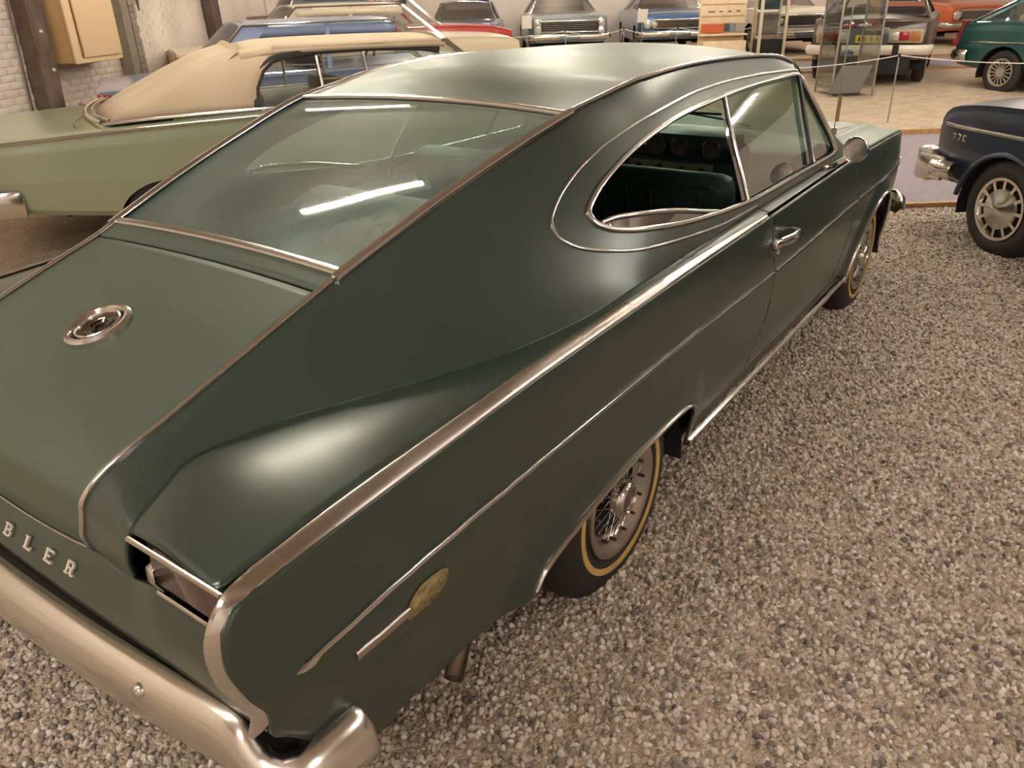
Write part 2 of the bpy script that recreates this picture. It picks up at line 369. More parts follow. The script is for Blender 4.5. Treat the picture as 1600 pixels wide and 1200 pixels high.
# ---- surface of the fastback: curves along the body, used by the panels below
def pchip(xs,ys,x):
    xs=np.asarray(xs,float); ys=np.asarray(ys,float); x=np.clip(np.asarray(x,float),xs[0],xs[-1])
    h=np.diff(xs); dl=np.diff(ys)/h; n=len(xs); d=np.zeros(n)
    for i in range(1,n-1):
        if dl[i-1]*dl[i]>0:
            w1=2*h[i]+h[i-1]; w2=h[i]+2*h[i-1]; d[i]=(w1+w2)/(w1/dl[i-1]+w2/dl[i])
    d[0]=dl[0]; d[-1]=dl[-1]
    i=np.clip(np.searchsorted(xs,x,side='right')-1,0,n-2); t=(x-xs[i])/h[i]
    return (2*t**3-3*t**2+1)*ys[i]+(t**3-2*t**2+t)*h[i]*d[i]+(-2*t**3+3*t**2)*ys[i+1]+(t**3-t**2)*h[i]*d[i+1]
# belt line: x, w, z
BELT=[(-1.32,.915,.853),(-1.24,.925,.860),(-1.05,.928,.880),(-.8,.928,.893),(-.46,.928,.908),(0,.928,.916),(.41,.928,.922),(1.0,.928,.928),(1.6,.927,.936),(2.1,.925,.94),(2.7,.918,.928),(3.2,.900,.902),(3.48,.870,.872),(3.62,.845,.835),(3.70,.82,.77)]
def belt(x): return pchip([b[0] for b in BELT],[b[1] for b in BELT],x),pchip([b[0] for b in BELT],[b[2] for b in BELT],x)
RW=([-1.32,-1.24,-.5,0,.5,.95,1.2,3.7],[.046,.044,.038,.034,.026,.012,.012,.012])
# side panel nodes dz below belt / absolute
REAR=([.20,.33,.45,.57,.60,.63,.70,.776,.833,.86],[-1.02,-1.07,-1.17,-1.26,-1.285,-1.281,-1.309,-1.327,-1.319,-1.291])
def side(x,t):
    """t 0 bottom .. 1 belt ; returns X,W,Z"""
    x=np.asarray(x,float); t=np.asarray(t,float)
    w5,z5=belt(x)
    zb=pchip([-1.3,-1.05,-.74,-.45,.4,2.2,3.2,3.7],[.34,.333,.315,.28,.27,.27,.30,.36],x)
    z=zb+(z5-zb)*t
    # width profile relative to belt as function of (z5-z)
    d=z5-z
    dw=pchip([0,.04,.10,.17,.22,.30,.45,.66],[0,.006,.012,.018,.019,.014,-.006,-.04],d)
    nose=np.clip((x-3.3)/.4,0,1)
    w=w5+dw*(1-.4*nose)
    xr=pchip(REAR[0],REAR[1],z)
    k=np.clip((-.85-x)/.39,0,None)
    k=np.where(k<1,k*k*(3-2*k),k)
    X=x+np.minimum(k,1)*(xr+1.24)
    fn=pchip([.2,.36,.55,.68,.75,.82,.90],[-.12,-.09,-.03,.0,.0,-.03,-.06],z)
    kf=np.clip((x-3.2)/.5,0,1); X=X+kf*kf*fn
    return X,w,z
# sail / greenhouse stations: s,(x), base(w,z), P1(w,z), P2(w,z), rail(x,w,z)
ST=[
(-1.50,-1.250,.530,.700, .49,.700, .45,.703, -1.238,.358,.688),
(-1.42,-1.262,.545,.745, .505,.742,.46,.755, -1.256,.390,.752),
(-1.34,-1.268,.575,.800, .53,.790, .48,.815, -1.256,.425,.825),
(-1.27,-1.255,.590,.845, .545,.835,.495,.865,-1.205,.442,.882),
(-1.20,-1.190,.570,.868, .535,.862,.490,.896,-1.148,.448,.908),
(-1.10,-1.100,.540,.885, .535,.890,.500,.926,-1.090,.452,.927),
(-.94,-.94,.575,.893, .545,.903, .515,.980, -.940,.457,.981),
(-.80,-.80,.640,.899, .60,.920, .535,1.022, -.800,.459,1.028),
(-.665,-.665,.705,.903, .65,.940, .55,1.062, -.665,.4615,1.072),
(-.6076,-.60,.735,.905, .675,.948, .56,1.082, -.6076,.4653,1.094),
(-.37,-.37,.820,.913, .765,.985, .61,1.150, -.369,.493,1.177),
(-.10,-.10,.862,.922, .81,1.015, .655,1.215, -.114,.521,1.256),
(.229,.229,.870,.932, .83,1.03, .685,1.265, .229,.5575,1.346),
(.42,.42,.872,.937, .835,1.04, .690,1.29, .405,.565,1.372),
(.62,.62,.873,.940, .835,1.05, .690,1.305, .622,.58,1.402),
(1.06,1.06,.875,.945,.835,1.06, .690,1.315, 1.063,.605,1.421),
(1.65,1.65,.875,.948,.838,1.06, .705,1.315, 1.647,.635,1.403),
(1.92,1.92,.874,.948,.845,1.06, .715,1.29, 1.917,.66,1.354),
(2.05,2.05,.872,.948,.852,1.03, .75,1.18, 2.05,.70,1.22),
(2.20,2.20,.870,.948,.858,.99, .79,1.04, 2.20,.76,1.06),
(2.32,2.32,.868,.946,.86,.955, .82,.96, 2.32,.80,.965)]
for _k,_r in enumerate(ST):
    if _r[0]<=-.1:
        _bw,_bz,_rw,_rz=_r[2],_r[3],_r[9],_r[10]; _s=_r[0]
        _dw=float(pchip([-1.5,-1.2,-1.1,-.94,-.8,-.6,-.37,-.1],[.02,.03,.034,.040,.048,.075,.108,.134],_s)); _dz=float(pchip([-1.5,-1.2,-1.1,-.94,-.8,-.6,-.37,-.1],[.0,.003,.005,.010,.014,.022,.030,.041],_s))
        _f=float(pchip([-1.5,-1.1,-.8,-.1],[.30,.26,.26,.24],_s))
        ST[_k]=_r[:4]+(_bw+_f*(_rw-_bw)*1.0,_bz+_f*(_rz-_bz)*.75,_rw+_dw,_rz-_dz)+_r[8:]
STA=np.array(ST)
def stn(s): return [pchip(STA[:,0],STA[:,k],s) for k in range(1,11)]
def sail(s,t):
    bx,bw,bz,w1,z1,w2,z2,rx,rw,rz=stn(s)
    a=(1-t)**3;b=3*t*(1-t)**2;c=3*t*t*(1-t);d=t**3
    return bx+(rx-bx)*(b*0+ (3*t*t-2*t**3)), a*bw+b*w1+c*w2+d*rw, a*bz+b*z1+c*z2+d*rz
CROWN=([-1.5,-1.42,-1.34,-1.1,-.665,-.3,.2,.5,.9,1.4,1.92,2.4],[-.037,-.020,-.008,.004,.006,.008,.012,.030,.037,.041,.05,.05])
PLAN=([-1.5,-1.3,-1.1,-.665,-.5,.1,.229,.5,.9,1.4,1.92,2.32],[.004,.004,.0,.015,.02,.045,.055,.0,0,0,.05,.14])
def top(s,u):
    """u 0 centre..1 rail"""
    bx,bw,bz,w1,z1,w2,z2,rx,rw,rz=stn(s)
    k=1-np.abs(u)**2
    return rx+k*pchip(*PLAN,s), rw*u, rz+k*pchip(*CROWN,s)
def shelf(s,t):
    """fender top: t 0 = rail inner .. 1 valley"""
    bx,bw,bz=stn(s)[:3]
    w5,z5=belt(s); r=pchip(*RW,s)
    X=s+(bx-s)*t; W=(w5-r)*(1-t)+bw*t; Z=(z5+.010)*(1-t)+bz*t+.012*4*t*(1-t)*np.clip((bw*0+w5-r-bw)/.3,0,1)
    return X,W,Z
# ------------------------------------------------------------------ the hall
def wallb(a): return 4.6-.0907*(a-4)
A0, A1, B1 = -7.5, 22.3, -14.5
WD = (R(1, -.0907)-R(0, 0)).normalized(); WN = Vector((WD.y, -WD.x, 0))   # along the left wall / into the room
def LW(a, off=0, z=0): return R(a, wallb(a), z)+WN*off
def poly_ground(name, poly, mat, dz, step=.5, kind='structure', label=None):
    xs = [p[0] for p in poly]; ys = [p[1] for p in poly]
    A = np.arange(min(xs), max(xs)+step, step); B = np.arange(min(ys), max(ys)+step, step)
    a, b = np.meshgrid(A, B, indexing='ij'); V = []
    for i in range(a.size):
        P = R(a.flat[i], b.flat[i]); V.append((P.x, P.y, ground(P.x, P.y)+dz))
    n = len(B); F = [(i*n+j, (i+1)*n+j, (i+1)*n+j+1, i*n+j+1) for i in range(len(A)-1) for j in range(n-1)]
    # clip edge by edge (convex polygons only)
    V = np.array(V); c = np.mean(np.array(poly), 0)
    for i in range(len(poly)):
        p, q = np.array(poly[i]), np.array(poly[(i+1) % len(poly)]); e = q-p; nn = np.array([e[1], -e[0]])/np.hypot(*e)
        if (c-p)@nn > 0: nn = -nn
        aa = V[:, 0]*WA.x+V[:, 1]*WA.y; bb = V[:, 0]*MA.x+V[:, 1]*MA.y
        V, F = clip(V, F, (aa-p[0])*nn[0]+(bb-p[1])*nn[1])
    o = mesh(name, V, F, mat); o['kind'] = kind
    if label: o['label'] = label
    return o
hall = [(A0, wallb(A0)), (A1, wallb(A1)), (A1, B1), (A0, B1)]
fl = poly_ground('floor', hall, M['soil'], -.075)
# gravel islands, carpeted aisles
AX0, AX1 = 3.77, 6.9; GX0, GX1 = 12.6, 15.0; BS = -2.45
gv = tag(poly_ground('gravel_bed', [(A0+.02, wallb(A0)-.03), (AX0, wallb(AX0)-.03), (AX0, B1+.02), (A0+.02, B1+.02)], M['gravel'], 0, kind='stuff'), 'bed of pale pebbles the old green fastback stands on', 'gravel')
tag(poly_ground('gravel_bed', [(AX0, wallb(AX0)-.03), (GX0, wallb(GX0)-.03), (GX0, BS), (AX0, BS)], M['gravel'], 0, kind='stuff'), 'gravel under the row of pale cars along the brick wall', 'gravel')
tag(poly_ground('gravel_bed', [(AX1, BS), (GX0, BS), (GX0, B1), (AX1, B1)], M['gravel'], 0, kind='stuff'), 'sandy gravel island under the brown and teal cars', 'gravel')
tag(poly_ground('gravel_bed', [(GX1, wallb(GX1)-.03), (A1-.02, wallb(A1)-.03), (A1-.02, B1+.02), (GX1, B1+.02)], M['gravel'], 0, kind='stuff'), 'gravel strip under the row of cars along the end wall', 'gravel')
poly_ground('aisle_carpet', [(AX0, BS), (AX1, BS), (AX1, B1), (AX0, B1)], M['carpet'], -.012)
poly_ground('aisle_carpet', [(GX0, wallb(GX0)), (GX1, wallb(GX1)), (GX1, B1), (GX0, B1)], M['carpet'], -.012)
def edging(pts):
    m = MB(); P = [R(a, b) for a, b in pts]; N = 24
    for k in range(N):
        p = P[0].lerp(P[1], k/N); q = P[0].lerp(P[1], (k+1)/N); c = (p+q)/2; d = (q-p).normalized()
        m.box((c.x, c.y, ground(c.x, c.y)+.005), ((q-p).length, .05, .07), (d, Vector((0, 0, 1)).cross(d), Vector((0, 0, 1))))
    o = m.build('edging_board', M['wood'], smooth=False); o['kind'] = 'structure'
edging([(AX0, BS), (AX0, B1)]); edging([(AX1, BS), (AX1, B1)]); edging([(GX0, 3.7), (GX0, B1)]); edging([(GX1, 3.5), (GX1, B1)])
def wall(name, p, q, mat, h=CEIL, off=0):
    m = MB(); P, Q = R(*p), R(*q); d = (Q-P).normalized(); nn = Vector((0, 0, 1)).cross(d); c = (P+Q)/2-nn*(.1+off)
    m.box((c.x, c.y, h/2-.1), ((Q-P).length+.3, .2, h+.25), (d, nn, Vector((0, 0, 1)))); o = m.build(name, mat, smooth=False); o['kind'] = 'structure'; return o
wl = wall('wall_left', (A1, wallb(A1)), (A0, wallb(A0)), M['brick'], off=.0)
wall('wall_end', (A1, B1), (A1, wallb(A1)), M['wallpaint']); wall('wall_right', (A0, B1), (A1, B1), M['wallpaint']); wall('wall_back', (A0, wallb(A0)), (A0, B1), M['wallpaint'])
m = MB(); c = R((A0+A1)/2, -5.0); m.box((c.x, c.y, CEIL+.1), (A1-A0+1, 24, .2), (WA, MA, Vector((0, 0, 1)))); o = m.build('ceiling', M['ceiling'], smooth=False); o['kind'] = 'structure'
# bricks of the left wall: the nearest 300 one by one, the others as one part
bm_ = MB(); BL, BH, BD = .231, .068, .012; PL, PH = .235, .072
meshes = []
for k in range(4):
    m = MB(); m.box((0, 0, 0), (BL*random.uniform(.98, 1.0), BD*random.uniform(.9, 1.3), BH*random.uniform(.96, 1.03)), bev=.005)
    me = bpy.data.meshes.new('brick'); me.from_pydata([tuple(v) for v in m.v], [], m.f); me.polygons.foreach_set('use_smooth', [True]*len(me.polygons)); me.set_sharp_from_angle(angle=.6); me.materials.append(M['brick']); meshes.append(me)
cells = []
ang = math.atan2(WD.y, WD.x)
for r in range(int(3.9/PH)):
    z = .10+PH*r
    for k in range(int(21/PL)):
        a = -.5+PL*(k+(.5 if r % 2 else 0))*.996
        cells.append((LW(a, .0, z+random.uniform(-.003, .003)), a))
def vis(c):
    P, a = c; d = P-Vector(CAM[:3]); u = 4.6 < a < 8.2 and .62 < P.z < 1.72
    return (0 if u else 1, d.length)
cells.sort(key=vis)
for i, (P, a) in enumerate(cells):
    off = WN*(.0+random.uniform(-.0015, .0025)); tilt = random.uniform(-.006, .006)
    if i < 300:
        o = bpy.data.objects.new('brick', meshes[i % 4]); put(o, wl); o.location = P+off; o.rotation_euler = (0, tilt, ang)
    else:
        m = meshes[i % 4]
        bm_.box(P+off, (BL*.99, BD, BH), (WD, -WN, Vector((0, 0, 1))))
o = bm_.build('brickwork', M['brick'], wl, smooth=False); o['kind'] = 'stuff'
Z3 = Vector((0, 0, 1))
def wbox(m, a0, a1, o0, o1, z0, z1, bev=0):
    P = LW((a0+a1)/2, (o0+o1)/2, (z0+z1)/2); m.box(P, (abs(a1-a0)*1.004, abs(o1-o0), abs(z1-z0)), (WD, -WN, Z3), bev)
# weathered post leaning on the wall, with bolts
def wall_post(name, a0, a1, lean, mat, label, bolts):
    t = thing(name, label, 'post', LW((a0+a1)/2, .11, 0), 0)
    ctr = t.location; w = (a1-a0)
    m = MB()
    b0 = Vector((0, 0, 0)); b1 = WD*lean*CEIL+Z3*CEIL
    d = (b1-b0).normalized(); nx = -WN; ax = nx.cross(d).normalized()
    L = (b1-b0).length
    if name == 'steel_post':
        m.box((b0+b1)/2, (w, .012, L), (ax, nx, d)); m.box((b0+b1)/2+ax*w/2, (.012, .13, L), (ax, nx, d)); m.box((b0+b1)/2-ax*w/2, (.012, .13, L), (ax, nx, d)); m.box((b0+b1)/2+WN*.05, (w, .014, L), (ax, nx, d))
    else:
        rings = []; rnd = random.Random(3)
        for k in range(30):
            c = b0.lerp(b1, k/29); ww = w/2*rnd.uniform(.92, 1.06)
            rings.append([c+ax*ww*x+nx*y*.09 for x, y in ((-1, -.7), (-.8, -1), (.8, -1), (1, -.7), (1, .9), (-1, .9))])
        m.loft(rings, True, False, True)
    m.build('post_shaft', mat, t)
    for z, x in bolts:
        mm = MB(); c = b0.lerp(b1, z/CEIL)+WN*.10+ax*x*w; mm.lathe([(0, .012), (.014, .010), (.018, 0), (.018, -.02)], 12, ax='z'); q = WN.to_track_quat('Z', 'Y').to_matrix()
        bo = mm.build('bolt_head', M['white_card'], t); bo.matrix_local = Matrix.Translation(c) @ q.to_4x4()
wall_post('timber_post', 6.42, 6.70, .060, M['oldbeam'], 'weathered brown post against white brick wall at far left, left of the wall cabinet', [(1.45, -.15), (1.08, .1)])
wall_post('steel_post', 11.42, 11.72, -.08, M['darkbeam'], 'dark brown post on white wall above the beige canvas top', [(1.27, 0), (1.15, .02)])
m = MB(); wbox(m, 8.44, 8.79, 0, .17, .05, CEIL-.1, .01)
pl = tag(m.build('brick_pier', M['plaster']), kind='structure')
m = MB()
for r in range(46):
    for s in range(2):
        if random.random() < .95: wbox(m, 8.62+(.0 if r % 2 else .005)+s*.085, 8.62+s*.085+.078, .165, .185, .1+r*.075, .1+r*.075+.065)
m.build('pier_brickwork', M['plaster'], pl, smooth=False)['kind'] = 'stuff'
# conduit beside the timber post
m = MB(); m.tube([LW(6.32+.085*z*.9, .035, z) for z in np.linspace(.1, CEIL-.1, 12)], .010, 6)
tag(m.build('cable_conduit', M['oldbeam']), 'thin dark cable conduit running up the wall beside weathered post', 'conduit')
# wall cabinet
t = thing('wall_cabinet', 'orange cream wooden cabinet hanging on white brick wall', 'cabinet', (0, 0, 0))
m = MB(); wbox(m, 6.90, 7.86, .02, .33, 1.12, 2.35, .004); m.build('cabinet_body', M['cabinet'], t)
m = MB(); wbox(m, 6.86, 7.0, .33, .355, 1.115, 2.35, .003); wbox(m, 7.0, 7.88, .33, .352, 1.115, 1.165, .003); m.build('face_frame', M['cabinet_door'], t)
m = MB(); wbox(m, 7.03, 7.85, .352, .375, 1.17, 2.33, .004); d_ = m.build('door', M['cabinet_door'], t)
m = MB(); wbox(m, 7.0, 7.03, .355, .365, 1.22, 1.30); m.build('hinge', M['brass'], d_)
# small things on the wall
m = MB(); m.tube([LW(13.2, .05, 1.45), LW(14.6, .05, 1.45)], .02, 8); m.tube([LW(14.25, .05, .5), LW(14.25, .05, CEIL-.2)], .02, 8)
tag(m.build('wall_pipe', M['pipe']), 'pale pipe running on left wall near the far corner', 'pipe')
m = MB(); P = LW(9.15, .04, 1.75); m.add([P+WD*.10+Z3*.25, P-WD*.10+Z3*.25, P-Z3*.14, P+WD*.10+Z3*.25+WN*.02, P-WD*.10+Z3*.25+WN*.02, P-Z3*.14+WN*.02], [(0, 1, 2), (5, 4, 3), (0, 3, 4, 1), (1, 4, 5, 2), (2, 5, 3, 0)])
tag(m.build('wall_pennant', M['darkgrey'], smooth=False), 'small dark pointed pennant on wall right of the cabinet', 'pennant')
# blue sign on end wall
t = thing('wall_sign', 'small blue sign on the pale end wall behind the silver car', 'sign', R(22.27, -.5, 1.52), math.atan2(WA.y, WA.x))
m = MB(); m.box((-.02, 0, .25), (.03, .58, .5), bev=.01); m.build('panel', M['blue_sign'], t)
m = MB(); m.box((-.04, .03, .12), (.012, .05, .12)); m.box((-.04, -.03, .10), (.012, .05, .05)); m.build('white_mark', M['white_card'], t)
# ------------------------------------------------------------------ the old green fastback
car = thing('fastback_car', 'large dark green fastback coupe with dull paint, round lid emblem, filling the foreground', 'car', (0, 0, 0))
ARCH_R = [(-.50, .20), (-.50, .31), (-.46, .365), (-.36, .41), (-.22, .445), (-.05, .465), (.12, .475), (.28, .475), (.37, .458), (.408, .42), (.415, .36), (.418, .20)]
ARCH_F = [(2.845+.40*math.cos(a), .245+.40*math.sin(a)) for a in np.linspace(math.pi, 0, 20)]; ARCH_F = [(2.445, .15)]+ARCH_F+[(3.245, .15)]
def side2(x, t):
    X, W, Z = side(x, t); x = np.asarray(x, float)+0*Z
    for A, k, d0 in ((ARCH_R, .024, .13), (ARCH_F, .026, .10)):
        d = np.clip(1-np.abs(sd_poly(X, Z, A))/d0, 0, 1); W = W+k*d*d*(3-2*d)
    zc = pchip([-1.2, -1.05, -.8, -.45, -.2], [.55, .565, .585, .60, .61], x); fade = np.clip((-.35-x)/.2, 0, 1)*np.clip((x+1.14)/.03, 0, 1)
    W = W-.008*fade*np.clip((zc-Z)/.012, 0, 1); return X, W, Z
DOOR = [(1.00, 1.2), (1.00, .93), (1.018, .778), (1.06, .701), (1.08, .5), (.98, .322), (2.19, .322), (2.255, .5), (2.27, .7), (2.215, .86), (2.06, .95), (2.06, 1.2)]
WIN = smooth_closed([(.050, 1.108), (.060, 1.130), (.100, 1.153), (.146, 1.174), (.214, 1.197), (.305, 1.222), (.416, 1.246), (.552, 1.269), (.70, 1.288), (.90, 1.302), (1.08, 1.312), (1.3, 1.320), (1.53, 1.322), (1.75, 1.320), (1.885, 1.312), (1.925, 1.285), (1.96, 1.20), (2.01, 1.09), (2.035, 1.01), (2.0, .982), (1.75, .980), (1.5, .980), (1.25, .979), (1.0, .980), (.778, .991), (.584, 1.005), (.416, 1.022), (.27, 1.041), (.18, 1.055), (.11, 1.070), (.068, 1.088)], 150)
_S = np.linspace(-.30, 2.32, 420); _T = np.linspace(0, 1, 200); _a, _b = np.meshgrid(_S, _T, indexing='ij'); _X, _W, _Z = sail(_a, _b)
def sailpt(x, z):
    i = np.argmin((_X-x)**2+(_Z-z)**2); i, j = np.unravel_index(i, _X.shape); i = min(max(i, 1), 418); j = min(max(j, 1), 198)
    p = np.array([_X[i, j], _W[i, j], _Z[i, j]]); u = np.array([_X[i+1, j]-_X[i-1, j], _W[i+1, j]-_W[i-1, j], _Z[i+1, j]-_Z[i-1, j]]); v = np.array([_X[i, j+1]-_X[i, j-1], _W[i, j+1]-_W[i, j-1], _Z[i, j+1]-_Z[i, j-1]])
    n = np.cross(u, v); n /= np.linalg.norm(n)
    if n[1] < 0: n = -n
    w = p[1]-(n[0]*(x-p[0])+n[2]*(z-p[2]))/n[1]
    return Vector((x, w, z)), Vector(n)
def nrm_side(x, z):
    # point on side surface near nominal x, height z
    t = np.linspace(0, 1, 200); X, W, Z = side2(np.full(200, float(x)), t); i = int(np.argmin(abs(Z-z))); i = min(max(i, 1), 198)
    dz = Vector((X[i+1]-X[i-1], W[i+1]-W[i-1], Z[i+1]-Z[i-1])); X2, W2, Z2 = side2(np.array([x+.01]), np.array([t[i]]))
    p = Vector((X[i], W[i], Z[i])); n = dz.cross(Vector((float(X2[0]), float(W2[0]), float(Z2[0])))-p).normalized()
    if n.y < 0: n = -n
    return p, n
xs = np.concatenate([np.arange(-1.24, -.55, .02), np.arange(-.55, .5, .0125), np.arange(.5, 2.4, .025), np.arange(2.4, 3.3, .02), np.linspace(3.3, 3.70, 22)])
ts = np.linspace(0, 1, 64)
for sg, nm in ((-1, 'right'), (1, 'left')):
    flip = (lambda V: V) if sg < 0 else (lambda V: V)
    V, F = grid(side2, xs, ts, sg)
    X, Z = V[:, 0], V[:, 2]
    dR, dF, dD = sd_poly(X, Z, ARCH_R), sd_poly(X, Z, ARCH_F), sd_poly(X, Z, DOOR)
    q = np.maximum.reduce([-dR, X-1.3, -(dD-.003)])
    Vq, Fq = clip(V, F, q); Vq, Fq = clip(Vq, Fq, -(np.minimum(.322-Vq[:, 2], 9))*(Vq[:, 0] > 50)-1)
    mesh('rear_quarter_panel', Vq, Fq, M['green'], car, sharp=40, thick=-.010*sg)
    Vq, Fq = clip(V, F, np.maximum.reduce([dD+.003, -sd_poly(X, Z, ARCH_F)]))
    dr = mesh('door', Vq, Fq, M['green'], car, sharp=40, thick=-.012*sg)
    q = np.maximum.reduce([-dF, 1.3-X, -(dD-.003)])
    Vq, Fq = clip(V, F, q); mesh('front_fender', Vq, Fq, M['green'], car, sharp=40, thick=-.010*sg)
    # fender top shelf
    V, F = grid(shelf, np.linspace(-1.285, 2.32, 170), np.linspace(0, 1, 18), sg)
    X = V[:, 0]
    Vq, Fq = clip(V, F, X-.997); mesh('fender_top', Vq, Fq, M['green'], car, sharp=50, thick=-.008*sg)
    Vq, Fq = clip(V, F, np.maximum(1.003-X, X-2.058)); mesh('door_shoulder', Vq, Fq, M['green'], dr, sharp=50, thick=-.008*sg)
    Vq, Fq = clip(V, F, 2.062-X); mesh('cowl_side', Vq, Fq, M['green'], car, sharp=50, thick=-.008*sg)
    # sail panel and window frame
    V, F = grid(sail, np.concatenate([np.linspace(-1.5, 0, 110), np.arange(.012, 2.32, .0125), [2.32]]), np.linspace(0, 1, 72), sg)
    d = sd_poly(V[:, 0], V[:, 2], WIN); d[V[:, 0] < -.02] = 1
    Vq, Fq = clip(V, F, -d); mesh('sail_panel', Vq, Fq, M['green'], car, sharp=60, thick=-.016*sg)
    # bright frame round the side window
    P = []; N = []
    for x, z in WIN:
        p, n = sailpt(x, z); P.append((p.x, sg*p.y, p.z)); N.append((n.x, sg*n.y, n.z))
    m = MB(); strip(m, P, N, .017, .010, closed=True); m.build('window_surround', M['chrome'], car)
    # outer teardrop moulding
    OUT = smooth_open([(1.00, .956), (.85, .957), (.647, .962), (.306, .990), (.15, 1.008), (.05, 1.028), (-.03, 1.050), (-.078, 1.078), (-.088, 1.10), (-.074, 1.128), (-.035, 1.155), (.013, 1.181), (.096, 1.216), (.186, 1.244), (.278, 1.266), (.478, 1.299), (.65, 1.320), (.906, 1.343), (1.181, 1.352), (1.49, 1.349), (1.80, 1.337), (1.90, 1.330)], 5)
    P = []; N = []
    for x, z in OUT:
        p, n = sailpt(x, z); P.append((p.x, sg*p.y, p.z)); N.append((n.x, sg*n.y, n.z))
    m = MB(); strip(m, P, N, .0085, .006); m.build('teardrop_moulding', M['chrome'], car)
    # glass: fixed door glass and vent, lowered quarter glass
    V, F = grid(lambda s, t: (lambda q: (q[0], q[1]-.018, q[2]))(sail(s, t)), np.arange(.03, 2.1, .03), np.linspace(0, 1, 60), sg)
    X, Z = V[:, 0], V[:, 2]; dW = sd_poly(X, Z, WIN)-.008
    bp = np.interp(Z, [.95, 1.0, 1.174, 1.31], [.918, .931, .985, 1.075]); vp = np.interp(Z, [.98, 1.003, 1.167, 1.315], [1.67, 1.686, 1.767, 1.90])
    Vq, Fq = clip(V, F, np.maximum.reduce([dW, bp-X, X-vp])); mesh('door_window', Vq, Fq, M['sglass'], dr)
    Vq, Fq = clip(V, F, np.maximum.reduce([dW, vp-X])); mesh('vent_window', Vq, Fq, M['sglass'], dr)
    ql = np.interp(X, [.05, .09, .16, .264, .38, .485, .6, .721, .95], [1.08, 1.088, 1.090, 1.079, 1.063, 1.044, 1.018, .992, .97])
    Vq, Fq = clip(V, F, np.maximum.reduce([dW, X-bp, Z-ql])); qg = mesh('quarter_window', Vq, Fq, M['sglass'], car)
    P = []; N = []
    for x, z in smooth_open([(.09, 1.088), (.16, 1.090), (.264, 1.079), (.38, 1.063), (.485, 1.044), (.6, 1.018), (.721, .992)], 4):
        p, n = sailpt(x, z); P.append((p.x, sg*(p.y-.016), p.z)); N.append((n.x, sg*n.y, n.z))
    m = MB(); strip(m, P, N, .014, .010); m.build('glass_edge_trim', M['chrome'], qg)
    for nm2, pts, wd, mt in (('window_pillar', [(.945, .985), (.965, 1.06), (.995, 1.15), (1.035, 1.24), (1.083, 1.306)], .015, 'chrome'), ('vent_divider', [(1.686, .99), (1.72, 1.08), (1.767, 1.167), (1.825, 1.24), (1.895, 1.31)], .016, 'seal'), ('vent_divider_trim', [(1.70, .99), (1.734, 1.08), (1.781, 1.167), (1.839, 1.24), (1.905, 1.31)], .006, 'chrome')):
        P = []; N = []
        for x, z in pts:
            p, n = sailpt(x, z); P.append((p.x, sg*(p.y-.004), p.z)); N.append((n.x, sg*n.y, n.z))
        m = MB(); strip(m, P, N, wd, .010); m.build(nm2, M[mt], dr)
    # belt rail
    P = []; N = []; TP = []
    for x in np.concatenate([np.linspace(-1.235, .96, 60)]):
        w5, z5 = belt(x); r = float(pchip(*RW, x)); P.append((x, sg*(float(w5)-r*.42), float(z5)+.006)); N.append((0, sg*.55, 1)); TP.append(r/.04)
    m = MB(); strip(m, P, N, .036, .007, taper=TP); m.build('belt_moulding', M['chrome_dull'], car)
    # rear edge moulding, wraps the fender peak and drops to the bumper
    RZ = [(-1.19, .872, .908), (-1.22, .870, .908), (-1.25, .868, .908), (-1.285, .862, .911), (-1.312, .842, .915), (-1.326, .812, .915), (-1.328, .776, .915), (-1.322, .735, .915), (-1.310, .700, .915), (-1.296, .66, .915), (-1.283, .63, .913), (-1.284, .605, .908), (-1.300, .585, .90)]
    P = [(x+.002, sg*w, z) for x, z, w in smooth_open(RZ, 4)]; N = []
    for k, pt in enumerate(P):
        f = min(1, max(0, (k-6)/8)); N.append((-.62*f, sg*(.50*(1-f)+.78*f), 1-f))
    m = MB(); strip(m, P, N, .033, .009, taper=[1]*(len(P)-5)+[.9, .8, .7, .5, .35]); m.build('rear_edge_moulding', M['chrome'], car)
    # mid strip, in three lengths
    zs = lambda x: float(pchip([-1.17, -.94, -.6, 0, 1.05, 2.27, 3.1, 3.66], [.684, .702, .711, .716, .706, .722, .716, .700], x))
    for a, b, par in ((-1.15, 1.045, car), (1.075, 2.262, dr), (2.285, 3.62, car)):
        P = []; N = []
        for x in np.linspace(a, b, max(8, int((b-a)/.04))):
            p, n = nrm_side(x, zs(x)); P.append((p.x, sg*p.y, p.z)); N.append((n.x, sg*n.y, n.z+.45))
        m = MB(); strip(m, P, N, .011, .008); m.build('side_strip', M['chrome'], par)
    m = MB(); p, n = nrm_side(-1.15, .682); m.loft([[Vector((p.x+dx, sg*(p.y+dy), p.z+dz)) for dy, dz in ((0, .012*k), (.012*k, .006*k), (.012*k, -.010*k), (0, -.016*k))] for dx, k in ((.03, .25), (.012, .55), (-.006, .45), (-.020, .1))], True, False, True); m.build('strip_end_cap', M['chrome'], car)
    # rocker strip
    P = [(x, sg*(.912-.004*(x > 2.1)), .278) for x in np.linspace(.43, 2.42, 30)]; m = MB(); strip(m, P, [(0, sg, -.1)]*30, .022, .012); m.build('rocker_moulding', M['chrome'], car)
    # wheel arch lips
    for A, a0, a1, zz in ((ARCH_R, 0, 0, 0), (ARCH_F, 0, 0, 1)):
        q = smooth_open(A[1:-1] if zz == 0 else A[1:-1], 3); P = []; N = []
        for x, z in q:
            if zz == 0 and x > .41 and z < .40: continue
            p, n = nrm_side(x, z); P.append((x, sg*(p.y+.002), z)); N.append((0, sg, -.15))
        m = MB(); strip(m, P, N, .012, .008); m.build('wheel_arch_lip', M['chrome'], car)
